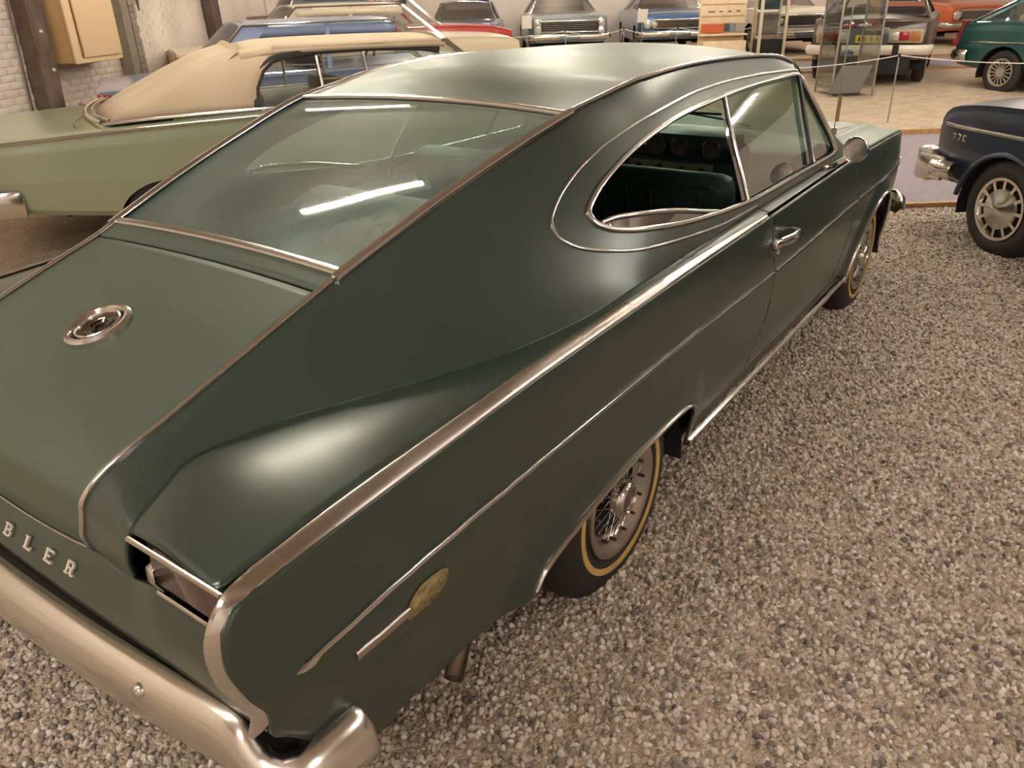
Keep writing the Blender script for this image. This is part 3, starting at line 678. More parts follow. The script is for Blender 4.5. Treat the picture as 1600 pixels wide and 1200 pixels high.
    # wheelhouse
    for cx in (0, 2.845):
        m = MB(); rings = []
        for a in (np.linspace(-.15, math.pi-.25, 20) if cx == 0 else np.linspace(-.15, math.pi+.1, 20)): rings.append([Vector((cx+(.46 if cx == 0 else .43)*math.cos(a)-.03*(cx == 0), sg*w, .25+.40*math.sin(a)*(1 if cx else .72))) for w in (.895, .60)])
        m.loft(rings, False); m.build('wheel_housing', M['black'], car)
    # taillight
    m = MB(); m.box((-1.195, sg*.745, .785), (.07, .34, .13)); m.build('lamp_recess', M['black'], car)
    m = MB()
    m.loft([[Vector((x, sg*w, z)) for x, z in ((-1.225, .748), (-1.258, .742), (-1.273, .775), (-1.270, .832), (-1.24, .846))] for w in (.665, .76, .905)], False, False, False)
    tl = m.build('tail_lamp', M['smoke_lens'], car, thick=.004)
    m = MB(); m.loft([[Vector((x, sg*w, z)) for x, z in ((-1.22, .744), (-1.262, .738), (-1.278, .772), (-1.276, .80), (-1.24, .815))] for w in (.650, .670)], False, False, False); m.build('lamp_end_cap', M['chrome'], tl, thick=.004)
    m = MB(); strip(m, [(-1.264, sg*w, .740) for w in np.linspace(.65, .91, 8)], [(-.6, 0, -.8)]*8, .010, .006); m.build('lamp_rim', M['chrome'], tl)
    m = MB(); strip(m, [(-1.287, sg*w, .866) for w in np.linspace(.645, .895, 8)], [(-.9, 0, .3)]*8, .008, .005); m.build('fender_lip_trim', M['chrome_dull'], car)
    # rail moulding: lid edge, backlight side, roof edge
    def rail(s): q = stn(s); return Vector((float(q[7]), sg*float(q[8]), float(q[9])))
    def railstrip(nm, ss, w, h, mt, off=0, lift=.002):
        P = [rail(s)+Vector((0, sg*off, lift)) for s in ss]; N = []
        for k in range(len(P)):
            a, b = P[max(0, k-1)], P[min(len(P)-1, k+1)]; t = (b-a).normalized(); n = Vector((-t.z, 0, t.x)); n = n if n.z > 0 or n.x < 0 else -n; n = n+Vector((0, sg*.25, 0)); N.append(n)
        m = MB(); strip(m, P, N, w, h); return m.build(nm, M[mt], car)
    railstrip('lid_edge_moulding', np.concatenate([np.linspace(-1.50, -1.15, 40), np.linspace(-1.13, -.62, 20)]), .013, .007, 'chrome')
    railstrip('backlight_side_moulding', np.linspace(-.625, .235, 30), .026, .011, 'chrome', off=.004)
    railstrip('roof_edge_moulding', np.linspace(.22, 1.90, 40), .014, .009, 'chrome')
    # A pillar trim
    P = [rail(s) for s in np.linspace(1.93, 2.31, 10)]; m = MB(); strip(m, P, [(.5, sg*.6, .5)]*10, .022, .010); m.build('windshield_side_moulding', M['chrome'], car)
    # door handle and lock
    p, n = nrm_side(1.10, .825); y0 = p.y
    m = MB(); m.box((1.03, sg*(y0+.012), .822), (.07, .028, .030), bev=.006)
    m.tube([(1.05, sg*(y0+.020), .832), (1.12, sg*(y0+.040), .836), (1.185, sg*(y0+.040), .838), (1.20, sg*(y0+.005), .838)], .0085, 8)
    m.tube([(1.05, sg*(y0+.020), .814), (1.12, sg*(y0+.040), .814), (1.185, sg*(y0+.040), .816), (1.20, sg*(y0+.005), .818)], .0065, 8); m.build('door_handle', M['chrome'], dr)
    m = MB(); m.box((1.13, sg*(y0+.001), .825), (.09, .006, .042), bev=.003); m.build('handle_recess', M['black'], dr)
    p, n = nrm_side(1.075, .778); m = MB(); m.lathe([(0, .007), (.008, .006), (.010, 0)], 14, c=(1.075, 0, .778), ax='y'); m.v = [(v[0], sg*(p.y+v[1]), v[2]) for v in m.v]; m.build('door_lock', M['chrome'], dr)
    # missing badge: bright bar and bare patch
    m = MB(); P = []; N = []
    for x in np.linspace(-1.075, -.955, 6):
        p, n = nrm_side(x, .615-.02*0); P.append((p.x, sg*p.y, p.z)); N.append((n.x, sg*n.y, n.z))
    strip(m, P, N, .022, .006); m.build('badge_bar', M['chrome_dull'], car)
    m = MB(); pts = smooth_closed([(-.962, .604), (-.955, .630), (-.935, .649), (-.90, .654), (-.862, .648), (-.848, .632), (-.858, .606), (-.885, .592), (-.925, .588), (-.95, .59)], 40); ring = []
    for x, z in pts:
        p, n = nrm_side(x, z); ring.append(Vector((p.x, sg*(p.y+.003), p.z)))
    c = sum(ring, Vector())/len(ring); m.add(ring+[c+Vector((0, sg*.001, 0))], [(k, (k+1) % len(ring), len(ring)) for k in range(len(ring))]); bp_ = m.build('bare_badge_patch', M['patch'], car, thick=.002); tag(bp_, 'yellowish bare patch where a badge is missing')
# lid, band, backlight, roof
def topfull(s, u): return top(s, u)
V, F = grid(topfull, np.concatenate([np.linspace(-1.5, -1.1, 50), np.linspace(-1.08, -.676, 24)]), np.linspace(-.982, .982, 60), -1); lid = mesh('decklid', V, F, M['top_lit'], car, sharp=50, thick=.012)
V, F = grid(topfull, np.linspace(-.667, -.60, 5), np.linspace(-1, 1, 60), -1); mesh('lower_backlight_panel', V, F, M['top_lit'], car, thick=.012)
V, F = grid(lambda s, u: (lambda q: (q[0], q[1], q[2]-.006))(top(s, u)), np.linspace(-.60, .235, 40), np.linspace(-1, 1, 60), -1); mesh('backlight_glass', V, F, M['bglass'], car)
V, F = grid(topfull, np.linspace(.225, 1.93, 90), np.linspace(-1, 1, 80), -1); mesh('roof', V, F, M['top_lit'], car, sharp=60, thick=.02)
for nm, s, w, lift in (('backlight_lower_moulding', -.603, .026, .010), ('backlight_upper_moulding', .222, .018, .009)):
    P = []; N = []
    for u in np.linspace(-.99, .99, 40):
        X, W, Z = top(np.array(s), np.array(u)); P.append((float(X), -float(W), float(Z))); N.append((-.3, 0, 1))
    m = MB(); strip(m, P, N, w, lift); m.build(nm, M['chrome'], car)
def wsh(s, u):
    X0, W0, Z0 = top(np.full(np.shape(u), 1.925), u); X1 = 2.305+.17*(1-u*u); W1 = .80*u; Z1 = .968+.02*(1-u*u)
    k = s; return X0+(X1-X0)*k, W0+(W1-W0)*k, Z0+(Z1-Z0)*k+.035*4*k*(1-k)*.5
V, F = grid(wsh, np.linspace(0, 1, 16), np.linspace(-1, 1, 40), -1); mesh('windshield', V, F, M['sglass'], car)
P = [];
for u in np.linspace(-1, 1, 40):
    X, W, Z = wsh(np.array(0.0), np.array(u)); P.append((float(X)+.004, -float(W), float(Z)))
m = MB(); strip(m, P, [(.6, 0, .8)]*40, .02, .008); m.build('windshield_header_moulding', M['chrome'], car)
for yy in (-.30, .28):
    m = MB(); m.tube([(2.47, yy, 1.0), (2.40, yy+.10, 1.035), (2.34, yy+.38, 1.075)], .005, 5); m.box((2.345, yy+.30, 1.07), (.012, .38, .012)); m.build('wiper', M['seal'], car)
# hood and cowl top
def hood(x, u):
    w5, z5 = belt(x); W = (w5-.011)*u; au = np.abs(u)
    d = np.clip((3.70-x)/.30, 0, 1); Z = z5+.008+(.040*(1-au**2)+.012*np.exp(-((au-.80)/.03)**2))*np.sqrt(d)
    return x+0*u, W, Z
hx = np.concatenate([np.linspace(2.27, 3.4, 50), np.linspace(3.42, 3.70, 22)]); V, F = grid(hood, hx, np.linspace(-1, 1, 120), -1)
Y = np.abs(V[:, 1]); X = V[:, 0]
q = np.maximum(Y-.655, 2.50-X); Vq, Fq = clip(V, F, q); mesh('hood', Vq, Fq, M['top_lit'], car, sharp=60, thick=.012)
Vq, Fq = clip(V, F, -(q-.004)); mesh('fender_and_cowl_top', Vq, Fq, M['top_lit'], car, sharp=60, thick=.012)
# nose: grille, headlamps
m = MB(); m.box((3.60, 0, .60), (.10, 1.62, .30), bev=.02); m.build('grille_surround', M['black'], car)
m = MB()
for k in range(9): m.box((3.66, 0, .48+.03*k), (.02, 1.1, .008))
m.build('grille_bars', M['chrome'], car)
for yy in (-.72, .72):
    m = MB(); m.lathe([(.11, -.04), (.11, .02), (.095, .03), (.08, .045), (0, .055)], 24, c=(3.66, yy, .62), ax='x'); m.build('headlamp', M['lens'], car)
# tail panel, lettering
def tail(k, y):
    ay = np.abs(y); zt = np.interp(ay, [0, .09, .18, .27, .358, .53, .62, .9], [.651, .653, .660, .672, .688, .700, .735, .738]); xt = np.interp(ay, [0, .18, .358, .53, .62, .9], [-1.231, -1.233, -1.238, -1.25, -1.262, -1.270])
    xb = -1.286+.014*np.clip(ay-.3, 0, .6)/.6
    return xt+(xb-xt)*k-.004*np.sin(np.pi*k), y, zt+(.568-zt)*k
V, F = grid(tail, np.linspace(0, 1, 14), np.linspace(-.905, .905, 90), -1); tp = mesh('tail_panel', V, F, M['green'], car, sharp=60, thick=.01)
m = MB(); m.box((-1.215, 0, .50), (.03, 1.76, .15)); m.build('bumper_gap_shade', M['black'], car)  # black sheet that paints in the shade of the open gap above the bumper
G = {'B': [(.18, .5, .17, 1), (.42, .94, .5, .12), (.42, .52, .5, .12), (.42, .06, .5, .12), (.70, .74, .15, .34), (.74, .28, .16, .36), (.08, .94, .2, .1), (.08, .06, .2, .1)],
     'L': [(.24, .5, .22, 1), (.45, .06, .8, .12), (.22, .95, .42, .1), (.82, .16, .10, .30)],
     'E': [(.2, .5, .20, 1), (.47, .93, .85, .13), (.40, .5, .42, .11), (.47, .07, .85, .13), (.86, .86, .09, .22), (.86, .14, .09, .22)],
     'R': [(.2, .5, .17, 1), (.42, .94, .5, .12), (.42, .50, .5, .12), (.72, .72, .16, .36), (.2, .05, .42, .10), (.62, .30, .17, .40), (.78, .06, .30, .12)],
     'A': [(.26, .35, .13, .7), (.74, .35, .13, .7), (.36, .78, .13, .36), (.64, .78, .13, .36), (.5, .94, .24, .14), (.5, .36, .5, .10), (.24, .05, .38, .10), (.76, .05, .38, .10)],
     'M': [(.16, .5, .14, 1), (.84, .5, .14, 1), (.36, .72, .14, .4), (.64, .72, .14, .4), (.5, .5, .16, .3), (.16, .05, .3, .10), (.84, .05, .3, .10), (.12, .95, .28, .1), (.88, .95, .28, .1)]}
for k, ch in enumerate('RAMBLER'):
    y = -.022-(k-3)*.0925; h = .028; w = .036; m = MB(); Zu = Vector((.56, 0, .83)).normalized(); Nu = Vector((-.83, 0, .56))
    for cx, cz, dx, dz in G[ch]:
        m.box(Vector((-1.262, y-(cx-.5)*w, .608+.016*(y/.27)**2))+Nu*.007+Zu*((cz-.5)*h), (.005, dx*w, dz*h), (Zu.cross(Vector((0, -1, 0))), Vector((0, -1, 0)), Zu))
    m.build('letter', M['letter'], tp, smooth=False)
P = []
for u in np.linspace(-.97, .97, 30):
    X, W, Z = top(np.array(-1.497), np.array(u)); P.append((float(X)-.003, -float(W), float(Z)+.001))
m = MB(); strip(m, P, [(-.8, 0, .6)]*30, .005, .004); m.build('lid_lower_bead', M['chrome_dull'], lid)
# round lid emblem
n = Vector((-.285, 0, .958)).normalized(); qm = n.to_track_quat('Z', 'X').to_matrix().to_4x4(); c0 = Vector((-.9457, 0, .987))
def emb(nm, prof, mat, par, nn=48):
    m = MB(); m.lathe(prof, nn, ax='z'); o = m.build(nm, mat, par)
    if par is car: o.matrix_local = Matrix.Translation(c0) @ qm
    return o
em = emb('lid_emblem', [(.081, -.010), (.080, .006), (.074, .012), (.066, .011), (.060, .004), (.058, -.004)], M['chrome'], car)
emb('dark_groove', [(.060, .002), (.056, .0), (.054, .001)], M['black'], em)
emb('inner_ring', [(.056, .0), (.055, .008), (.052, .010), (.049, .007), (.047, -.003)], M['chrome'], em)
emb('emblem_dish', [(.048, .004), (.046, .0), (.034, -.003), (.018, -.003), (.012, -.001), (0, -.001)], M['dishmetal'], em)
m = MB()
for k in range(3):
    a0 = k*2.1+.5; m.tube([(.033*math.cos(a0+t), .029*math.sin(a0+t), .0) for t in np.linspace(0, 1.3, 7)], .0028, 6)
m.tube([(-.02, -.010, .0), (-.006, .004, .003), (.010, -.004, .002), (.022, .010, .0)], .004, 6); m.build('emblem_relief', M['dishmetal'], em)
# rear bumper
def bump_section(x, y, nx, ny, zt, zb, k=1):
    return [Vector((x+nx*o*k, y+ny*o*k, z)) for o, z in ((-.006, zt-.030), (-.004, zt-.004), (.006, zt), (.022, zt-.004), (.044, zt-.028), (.056, zt-.075), (.054, (zt+zb)/2-.02), (.040, zb+.030), (.018, zb+.004), (.002, zb))]
half = []
for y in np.linspace(0, .80, 22): half.append((-1.306+.043*(y/.8)**2, y, -1, .05*(y/.8), .566, .392+.012*(y/.8)))
half += [(-1.262, .835, -.99, .12, .562, .402), (-1.262, .858, -.97, .22, .545, .402), (-1.262, .875, -.93, .37, .522, .402), (-1.262, .892, -.85, .53, .510, .402), (-1.256, .910, -.70, .71, .506, .400), (-1.240, .925, -.45, .89, .508, .398), (-1.215, .932, -.2, .98, .511, .395), (-1.18, .934, -.05, 1, .513, .388), (-1.14, .935, 0, 1, .513, .37), (-1.118, .935, .0, 1, .510, .355), (-1.106, .932, .0, .9, .498, .352), (-1.100, .925, .0, .7, .470, .365)]
rings = [bump_section(x, -y, nx, -ny, zt, zb, .45 if i == 0 else 1) for i, (x, y, nx, ny, zt, zb) in enumerate(reversed(half))]+[bump_section(x, y, nx, ny, zt, zb) for x, y, nx, ny, zt, zb in half[1:-1]]+[bump_section(*half[-1], .45)]
m = MB(); m.loft(rings, False, False, False); rb = m.build('rear_bumper', M['chrome_bump'], car, sharp=60, thick=.004)
for y in (-.60, .60):
    m = MB(); m.lathe([(0, .012), (.009, .010), (.015, .004), (.017, -.004)], 16, ax='z'); o = m.build('bumper_bolt', M['chrome'], rb); o.matrix_local = Matrix.Translation((-1.327, y, .528)) @ Vector((-.8, 0, .6)).to_track_quat('Z', 'X').to_matrix().to_4x4()
# front bumper
half = [(3.76-.10*(y/.8)**2, y, 1, .15*y, .50, .36) for y in np.linspace(0, .82, 16)]+[(3.63, .875, .7, .7, .50, .36), (3.56, .90, .1, 1, .50, .37), (3.47, .905, 0, 1, .49, .39)]
rings = [bump_section(x, -y, nx, -ny, zt, zb) for x, y, nx, ny, zt, zb in reversed(half)]+[bump_section(*h) for h in half[1:]]
m = MB(); m.loft(rings, False); m.build('front_bumper', M['chrome_bump'], car, sharp=60, thick=.004)
# underbody
m = MB(); m.box((1.15, 0, .36), (4.7, 1.10, .22)); m.box((1.42, 0, .34), (1.9, 1.74, .16)); m.box((-.83, 0, .42), (.70, 1.66, .22)); m.box((3.42, 0, .45), (.30, 1.5, .2)); m.build('underbody', M['black'], car, smooth=False)
m = MB(); m.tube([(-.30, -.62, .26), (-.52, -.72, .20), (-.70, -.80, .115)], .025, 14, cap=False); m.build('exhaust_pipe', simple('heated_brown_steel', (.16, .125, .10), .35, 1), car, thick=.003)
# mirror, antenna
m = MB(); m.lathe([(0, .0), (.045, .001), (.052, -.002), (.054, .004), (.050, .022), (.032, .040), (0, .046)], 32, ax='x'); mi = m.build('door_mirror', M['chrome'], car); mi.location = (1.80, -.995, 1.037); mi.rotation_euler = (0, 0, -.22)
m = MB(); m.tube([(.02, .02, -.03), (-.01, .06, -.062), (.0, .10, -.075)], .009, 8); m.box((.0, .105, -.085), (.09, .035, .02), bev=.006); m.build('mirror_arm', M['chrome'], mi)
m = MB(); m.tube([(2.70, -.675, .955), (2.70, -.675, .985)], .014, 8); m.tube([(2.70, -.675, .98), (2.685, -.68, 1.3), (2.66, -.69, 1.72)], .0032, 6); m.build('radio_antenna', M['chrome_dull'], car)
# wheels
def wheel(cx, sg, yo=.872):
    m = MB(); R0 = .325
    prof = [(.190, -.01), (.200, .0), (.225, .006), (.255, .008), (.290, .002), (.315, -.012), (.332, -.032), (.338, -.06), (.338, -.13), (.332, -.155), (.305, -.18), (.25, -.195), (.19, -.185)]
    m.lathe([(r, h) for r, h in prof], 56, ax='y'); m.v = [(cx+v[0], sg*(yo+v[1]), .285+v[2]) for v in m.v]; ty = m.build('tyre', M['rubber'], car, sharp=60)
    def L(nm, prof, mat, par, n=56):
        m = MB(); m.lathe(prof, n, ax='y'); m.v = [(cx+v[0], sg*(yo+v[1]), .285+v[2]) for v in m.v]; return m.build(nm, mat, par, sharp=50)
    L('yellow_stripe', [(.225, .004), (.226, .0095), (.245, .0105), (.246, .006)], M['yellow_line'], ty)
    wc = L('wire_wheel_cover', [(.197, -.004), (.194, .010), (.184, .013), (.172, .008), (.150, -.008), (.138, -.016), (.134, -.03)], M['chrome_dull'], car)
    L('dark_backing', [(.140, -.035), (.10, -.06), (0, -.06)], M['black'], wc)
    m = MB()
    for k in range(28):
        a = 2*math.pi*k/28; b = a+(.38 if k % 2 else -.38)
        p0 = (cx+.146*math.cos(a), sg*(yo-.006), .285+.146*math.sin(a)); p1 = (cx+.044*math.cos(b), sg*(yo+(.016 if k % 4 < 2 else -.01)), .285+.044*math.sin(b)); m.tube([p0, p1], .0017, 5)
    m.build('wire_spokes', M['chrome'], wc)
    m = MB()
    for k in range(14):
        a = 2*math.pi*k/14; m.tube([(cx+.142*math.cos(a), sg*(yo-.014), .285+.142*math.sin(a)), (cx+.142*math.cos(a), sg*(yo+.008), .285+.142*math.sin(a))], .006, 6)
    m.build('spoke_nipples', M['smoke_lens'], wc)
    hb = L('hub_cap', [(.058, -.02), (.058, .012), (.052, .028), (.043, .033), (.040, .026)], M['chrome'], wc, 32)
    L('hub_centre', [(.040, .026), (.020, .028), (0, .029)], M['smoke_lens'], wc, 24)
for cx in (0, 2.845):
    for sg in (-1, 1): wheel(cx+.012, sg, .884)
# cabin
m = MB(); m.box((1.2, 0, .50), (2.4, 1.5, .04)); m.build('cabin_floor', M['black'], car)
for sg in (-1, 1):
    m = MB(); m.box((1.2, sg*.80, .70), (2.3, .05, .42)); m.build('door_card', M['vinyl'], car)
m = MB(); m.box((-.15, 0, .84), (.75, 1.30, .05), bev=.02); m.build('parcel_shelf', M['vinyl'], car)
m = MB(); m.box((.30, 0, .78), (.22, 1.34, .46), (Vector((.95, 0, .3)).normalized(), Vector((0, 1, 0)), Vector((-.3, 0, .95)).normalized()), bev=.06); m.box((.62, 0, .60), (.55, 1.34, .18), bev=.05); rs = m.build('rear_seat', M['vinyl'], car)
for yy in (-.42, .42):
    m = MB(); ax = (Vector((.96, 0, .26)).normalized(), Vector((0, 1, 0)), Vector((-.26, 0, .96)).normalized())
    m.box((1.09, yy, .79), (.15, .70, .52), ax, bev=.06); m.box((1.38, yy, .60), (.50, .66, .16), bev=.05); st = m.build('front_seat', M['vinyl'], car)
    m = MB()
    for k in range(6): m.box(Vector((1.005, yy-.25+.1*k, .80)), (.012, .012, .40), ax, bev=.004)
    m.tube([(1.0-.26*.24, yy-.30, .80+.96*.22), (1.0-.26*.25, yy, .80+.96*.24), (1.0-.26*.24, yy+.30, .80+.96*.22)], .006, 6); m.build('seat_piping', M['vinyl'], st)
m = MB(); m.box((2.10, 0, .93), (.42, 1.46, .10), bev=.04); m.box((1.99, -.20, .985), (.22, .46, .12), bev=.05); m.box((1.98, 0, .84), (.20, 1.44, .16), bev=.03); db = m.build('dashboard', M['dash'], car)
for yy in (-.06, -.18, -.34, -.48):
    m = MB(); m.lathe([(.046, .0), (.048, -.012), (.042, -.014), (.038, -.004), (0, -.002)], 28, c=(1.872, yy, .975), ax='x'); m.build('gauge', M['smoke_lens'], db)
m = MB(); m.box((1.874, -.13, .875), (.014, .44, .055), bev=.004); hp = m.build('heater_panel', simple('dull_control_panel', (.20, .17, .11), .45, .3), db)
for yy in (.03, -.08, -.20, -.30):
    m = MB(); m.lathe([(.014, 0), (.013, -.014), (0, -.016)], 14, c=(1.866, yy, .875), ax='x'); m.build('knob', M['black'], hp)
m = MB(); a = [Vector((1.66, .38, .93))+Vector((.34, 0, .94)).normalized()*.0+(Vector((0, 1, 0))*math.cos(t)+Vector((-.5, 0, .866))*math.sin(t))*.19 for t in np.linspace(0, 2*math.pi, 36, endpoint=False)]
m.tube(a, .011, 8, closed=True); m.tube([a[0], (1.68, .38, .92), a[18]], .009, 6); m.tube([(1.68, .38, .92), (2.0, .38, .80)], .025, 8); m.build('steering_wheel', M['vinyl'], car)
# ------------------------------------------------------------------ other cars (local frame: x forward, y left, origin on the ground below the middle)
def gcar(label, loc, deg, S):
    """S: dict of sizes, profile and trim"""
    t = thing(S.get('name', 'parked_car'), label, 'car', loc, math.radians(deg))
    L, W = S['L']/2, S['W']/2; P = S['paint']; top_x = [p[0] for p in S['prof']]; top_z = [p[1] for p in S['prof']]
    zs, shf = S.get('sill', .25), S.get('shoulder', .04)
    def plan(x):
        e = np.clip((np.abs(x)-(L-.45))/.45, 0, 1); return W*(1-S.get('taper', .10)*e**2.2)
    def sect(x, k):
        """k 0..1 sill to centre line"""
        zt = pchip(top_x, top_z, x); w = plan(x); z0 = zs+S.get('kick', .10)*np.clip((np.abs(x)-(L-1.0))/1.0, 0, 1)
        ks = [0, .05, .30, .50, .56, .60, .66, 1.0]
        ww = [w*.93, w*.965, w*1.0, w*.995, w*.985, w-.012-.0*x, w-shf-.03, w*0]
        h = zt-z0; zz = [z0, z0+.04, z0+h*.45, z0+h*.82, zt-.045, zt-.010, zt+.004, zt+S.get('crown', .035)]
        kk = np.asarray(k, float); Wd = np.zeros(np.broadcast(x, kk).shape); Zd = np.zeros_like(Wd); kf = kk+0*Wd
        for i in range(7):
            msk = (kf >= ks[i]) & (kf <= ks[i+1]+1e-9); tt = (kf-ks[i])/(ks[i+1]-ks[i]); a = ww[i]+(ww[i+1]-ww[i])*tt
            zc = zz[i]+(zz[i+1]-zz[i])*(tt if i < 6 else 1-(1-tt)**2)
            Wd = np.where(msk, a, Wd); Zd = np.where(msk, zc, Zd)
        sl = S.get('slant', .08); h01 = np.clip((Zd-zs)/.7, 0, 1); X = x-np.sign(x)*np.clip((np.abs(x)-(L-.5))/.5, 0, 1)**2*(sl*(1-4*(h01-.55)**2*0)*np.abs(h01-.62))
        return X, Wd, Zd
    xs = np.unique(np.concatenate([np.linspace(-L, L, 90), L-np.array([.02, .05, .09, .14]), -L+np.array([.02, .05, .09, .14])])); kk = np.unique(np.concatenate([np.linspace(0, 1, 30), [.05, .30, .50, .56, .60, .66]]))
    ax_ = S['axles']; wr = S.get('wr', .32); ar = S.get('ar', .38)
    Vr, Fr = grid(sect, xs, kk, -1); Vl, Fl = grid(sect, xs, kk, 1)
    n = len(Vr); V = np.vstack([Vr, Vl]); F = Fr+[tuple(i+n for i in f) for f in Fl]
    for a in ax_:
        d = ar-np.hypot(V[:, 0]-a, (V[:, 2]-.27)*S.get('archk', 1.0)); d[np.abs(V[:, 1]) < W*.75] = -1
        V, F = clip(V, F, d)
    body = mesh('body', V, F, P, t, sharp=28)
    # ends
    for e, nm in ((-1, 'tail_panel'), (1, 'nose_panel')):
        X, Wd, Zd = sect(np.full(len(kk), e*L), kk); ring = [Vector((X[i], -Wd[i], Zd[i])) for i in range(len(kk))]+[Vector((X[i], Wd[i], Zd[i])) for i in range(len(kk)-1, -1, -1)]
        m = MB(); c = sum(ring, Vector())/len(ring); m.add(ring+[c], [(k, (k+1) % len(ring), len(ring)) for k in range(len(ring))]); m.build(nm, P, t, smooth=False)
    m = MB(); m.box((0, 0, zs+.12), (2*L-.9, 2*W-.55, .20)); m.build('underbody', M['black'], t, smooth=False)
    for a in ax_:
        m = MB(); rings = [[Vector((a+(ar+.02)*math.cos(q), sg*w, .27+(ar+.02)*math.sin(q))) for w in (W*.96, W*.6)] for sg in (-1, 1) for q in np.linspace(-.2, math.pi+.2, 14)]
        m.loft(rings[:14], False); m.loft(rings[14:], False); m.build('wheel_housing', M['black'], t)
        for sg in (-1, 1):
            yo = W*.965
            m = MB(); m.lathe([(wr*.60, -.02), (wr*.66, 0), (wr*.8, .006), (wr*.93, -.012), (wr, -.045), (wr, -.15), (wr*.93, -.18), (wr*.6, -.18)], 36, ax='y'); m.v = [(a+v[0], sg*(yo+v[1]), wr-.02+v[2]) for v in m.v]; ty = m.build('tyre', M['rubber'], t, sharp=60)
            m = MB(); wt = S.get('wheel', 'cap')
            if wt == 'cap': m.lathe([(wr*.62, -.02), (wr*.60, .004), (wr*.55, .002), (wr*.48, -.012), (wr*.30, .002), (wr*.15, .016), (0, .02)], 36, ax='y')
            else: m.lathe([(wr*.64, -.02), (wr*.63, .006), (wr*.57, .004), (wr*.53, -.02)], 36, ax='y'); m.lathe([(wr*.22, -.01), (wr*.20, .006), (0, .01)], 20, ax='y')
            m.v = [(a+v[0], sg*(yo+v[1]), wr-.02+v[2]) for v in m.v]; hc = m.build('hubcap' if wt == 'cap' else 'rim', M['chrome'] if wt != 'alloy' else M['alloy'], ty, sharp=40)
            if wt in ('alloy', 'slots'):
                m = MB(); nsp = 16 if wt == 'alloy' else 12
                m.lathe([(wr*.56, -.03), (0, -.03)], 30, ax='y'); m.v = [(a+v[0], sg*(yo+v[1]), wr-.02+v[2]) for v in m.v]; m.build('wheel_back', M['black'], ty)
                m = MB()
                for k in range(nsp):
                    q = 2*math.pi*k/nsp; r0, r1 = (wr*.18, wr*.56) if wt == 'alloy' else (wr*.40, wr*.58); u = Vector((math.cos(q), 0, math.sin(q))); m.box(Vector((a, sg*(yo-.006), wr-.02))+u*(r0+r1)/2, (r1-r0, .016, .016 if wt == 'alloy' else .022), (u, Vector((0, 1, 0)), u.cross(Vector((0, 1, 0)))))
                if wt == 'slots': m2 = MB(); m2.lathe([(wr*.42, -.012), (wr*.40, .002), (wr*.22, .016), (wr*.10, .034), (0, .036)], 30, ax='y'); m2.v = [(a+v[0], sg*(yo+v[1]), wr-.02+v[2]) for v in m2.v]; m2.build('hubcap', M['chrome'], ty, sharp=50)
                m.build('spokes', M['alloy'] if wt == 'alloy' else M['chrome'], ty)
    # greenhouse
    if 'roof' in S:
        zb = lambda x: float(pchip(top_x, top_z, x))
        br, tr, tf, bf = S['roof']; wb, wt_ = W-.10, S.get('wt', W-.26); H = S['H']; rm = S.get('roofmat', P)
        CB = lambda x, sg, z=None: Vector((x, sg*wb, zb(x) if z is None else z))
        CT = lambda x, sg, dz=0: Vector((x, sg*wt_, H-.05+dz))
        m = MB(); rings = []
        ex = S.get('roofext', 0)
        for x in np.linspace(tr-ex, tf, 14):
            e = 1-min(1, (x-(tr-ex))/.35) if S.get('soft') else 0
            rings.append([Vector((x, wt_*max(-1, min(1, u))*(1.0+.05*max(0, abs(u)-1)), H-.055+(.055*(1-min(1, abs(u))**2)**.7)-(0 if S.get('soft') else .09)*max(0, abs(u)-1)-.03*e*e-.012*(2*(x-tr)/(tf-tr)-1)**2)) for u in (-2, -1.4, -1, -.97, -.88, -.6, -.3, 0, .3, .6, .88, .97, 1, 1.4, 2)])
        m.loft(rings, False); m.build('roof' if not S.get('soft') else 'folding_top', rm, t, sharp=60, thick=-.03)
        def pillar(nm, a, b, w0, w1, mt):
            d = .03; m = MB(); q = []
            for p, w in ((a, w0), (b, w1)): q += [p+Vector((-w/2, 0, 0)), p+Vector((w/2, 0, 0)), p+Vector((w/2, -math.copysign(d, p.y), 0)), p+Vector((-w/2, -math.copysign(d, p.y), 0))]
            m.add(q, [(0, 1, 2, 3), (7, 6, 5, 4), (0, 4, 5, 1), (1, 5, 6, 2), (2, 6, 7, 3), (3, 7, 4, 0)]); return m.build(nm, mt, t, smooth=False)
        for sg in (-1, 1):
            pillar('front_pillar', CB(bf, sg), CT(tf, sg, .01), .08, .06, M['chrome'] if S.get('chromeA', 1) else P)
            cw = S.get('cpillar', .25)
            if not S.get('soft'): pillar('rear_pillar', CB(br+cw/2, sg), CT(tr+cw/2, sg, .01), cw, cw*.9, rm)
            bx = S.get('bpillar', (tr+tf)/2-.1)
            if bx is not None: pillar('centre_pillar', CB(bx-.04, sg), CT(bx+.02, sg, .01), .05, .05, S.get('bmat', P))
            def pane(nm, pts):
                m = MB(); m.add(pts, [tuple(range(len(pts)))]); m.build(nm, M['cglass'], t, smooth=False)
            pane('side_window', [CB(br+cw, sg)*1+Vector((0, -sg*.015, 0)), CB(bf, sg)+Vector((0, -sg*.015, 0)), CT(tf, sg)+Vector((0, -sg*.01, 0)), CT(tr+cw*.95, sg)+Vector((0, -sg*.01, 0))])
            m = MB(); m.tube([CB(br+cw*.8, sg)+Vector((0, sg*.01, .01)), CB((br+bf)/2, sg)+Vector((0, sg*.01, .01)), CB(bf, sg)+Vector((0, sg*.01, .01))], .012, 6); m.build('window_sill_trim', M['chrome'], t)
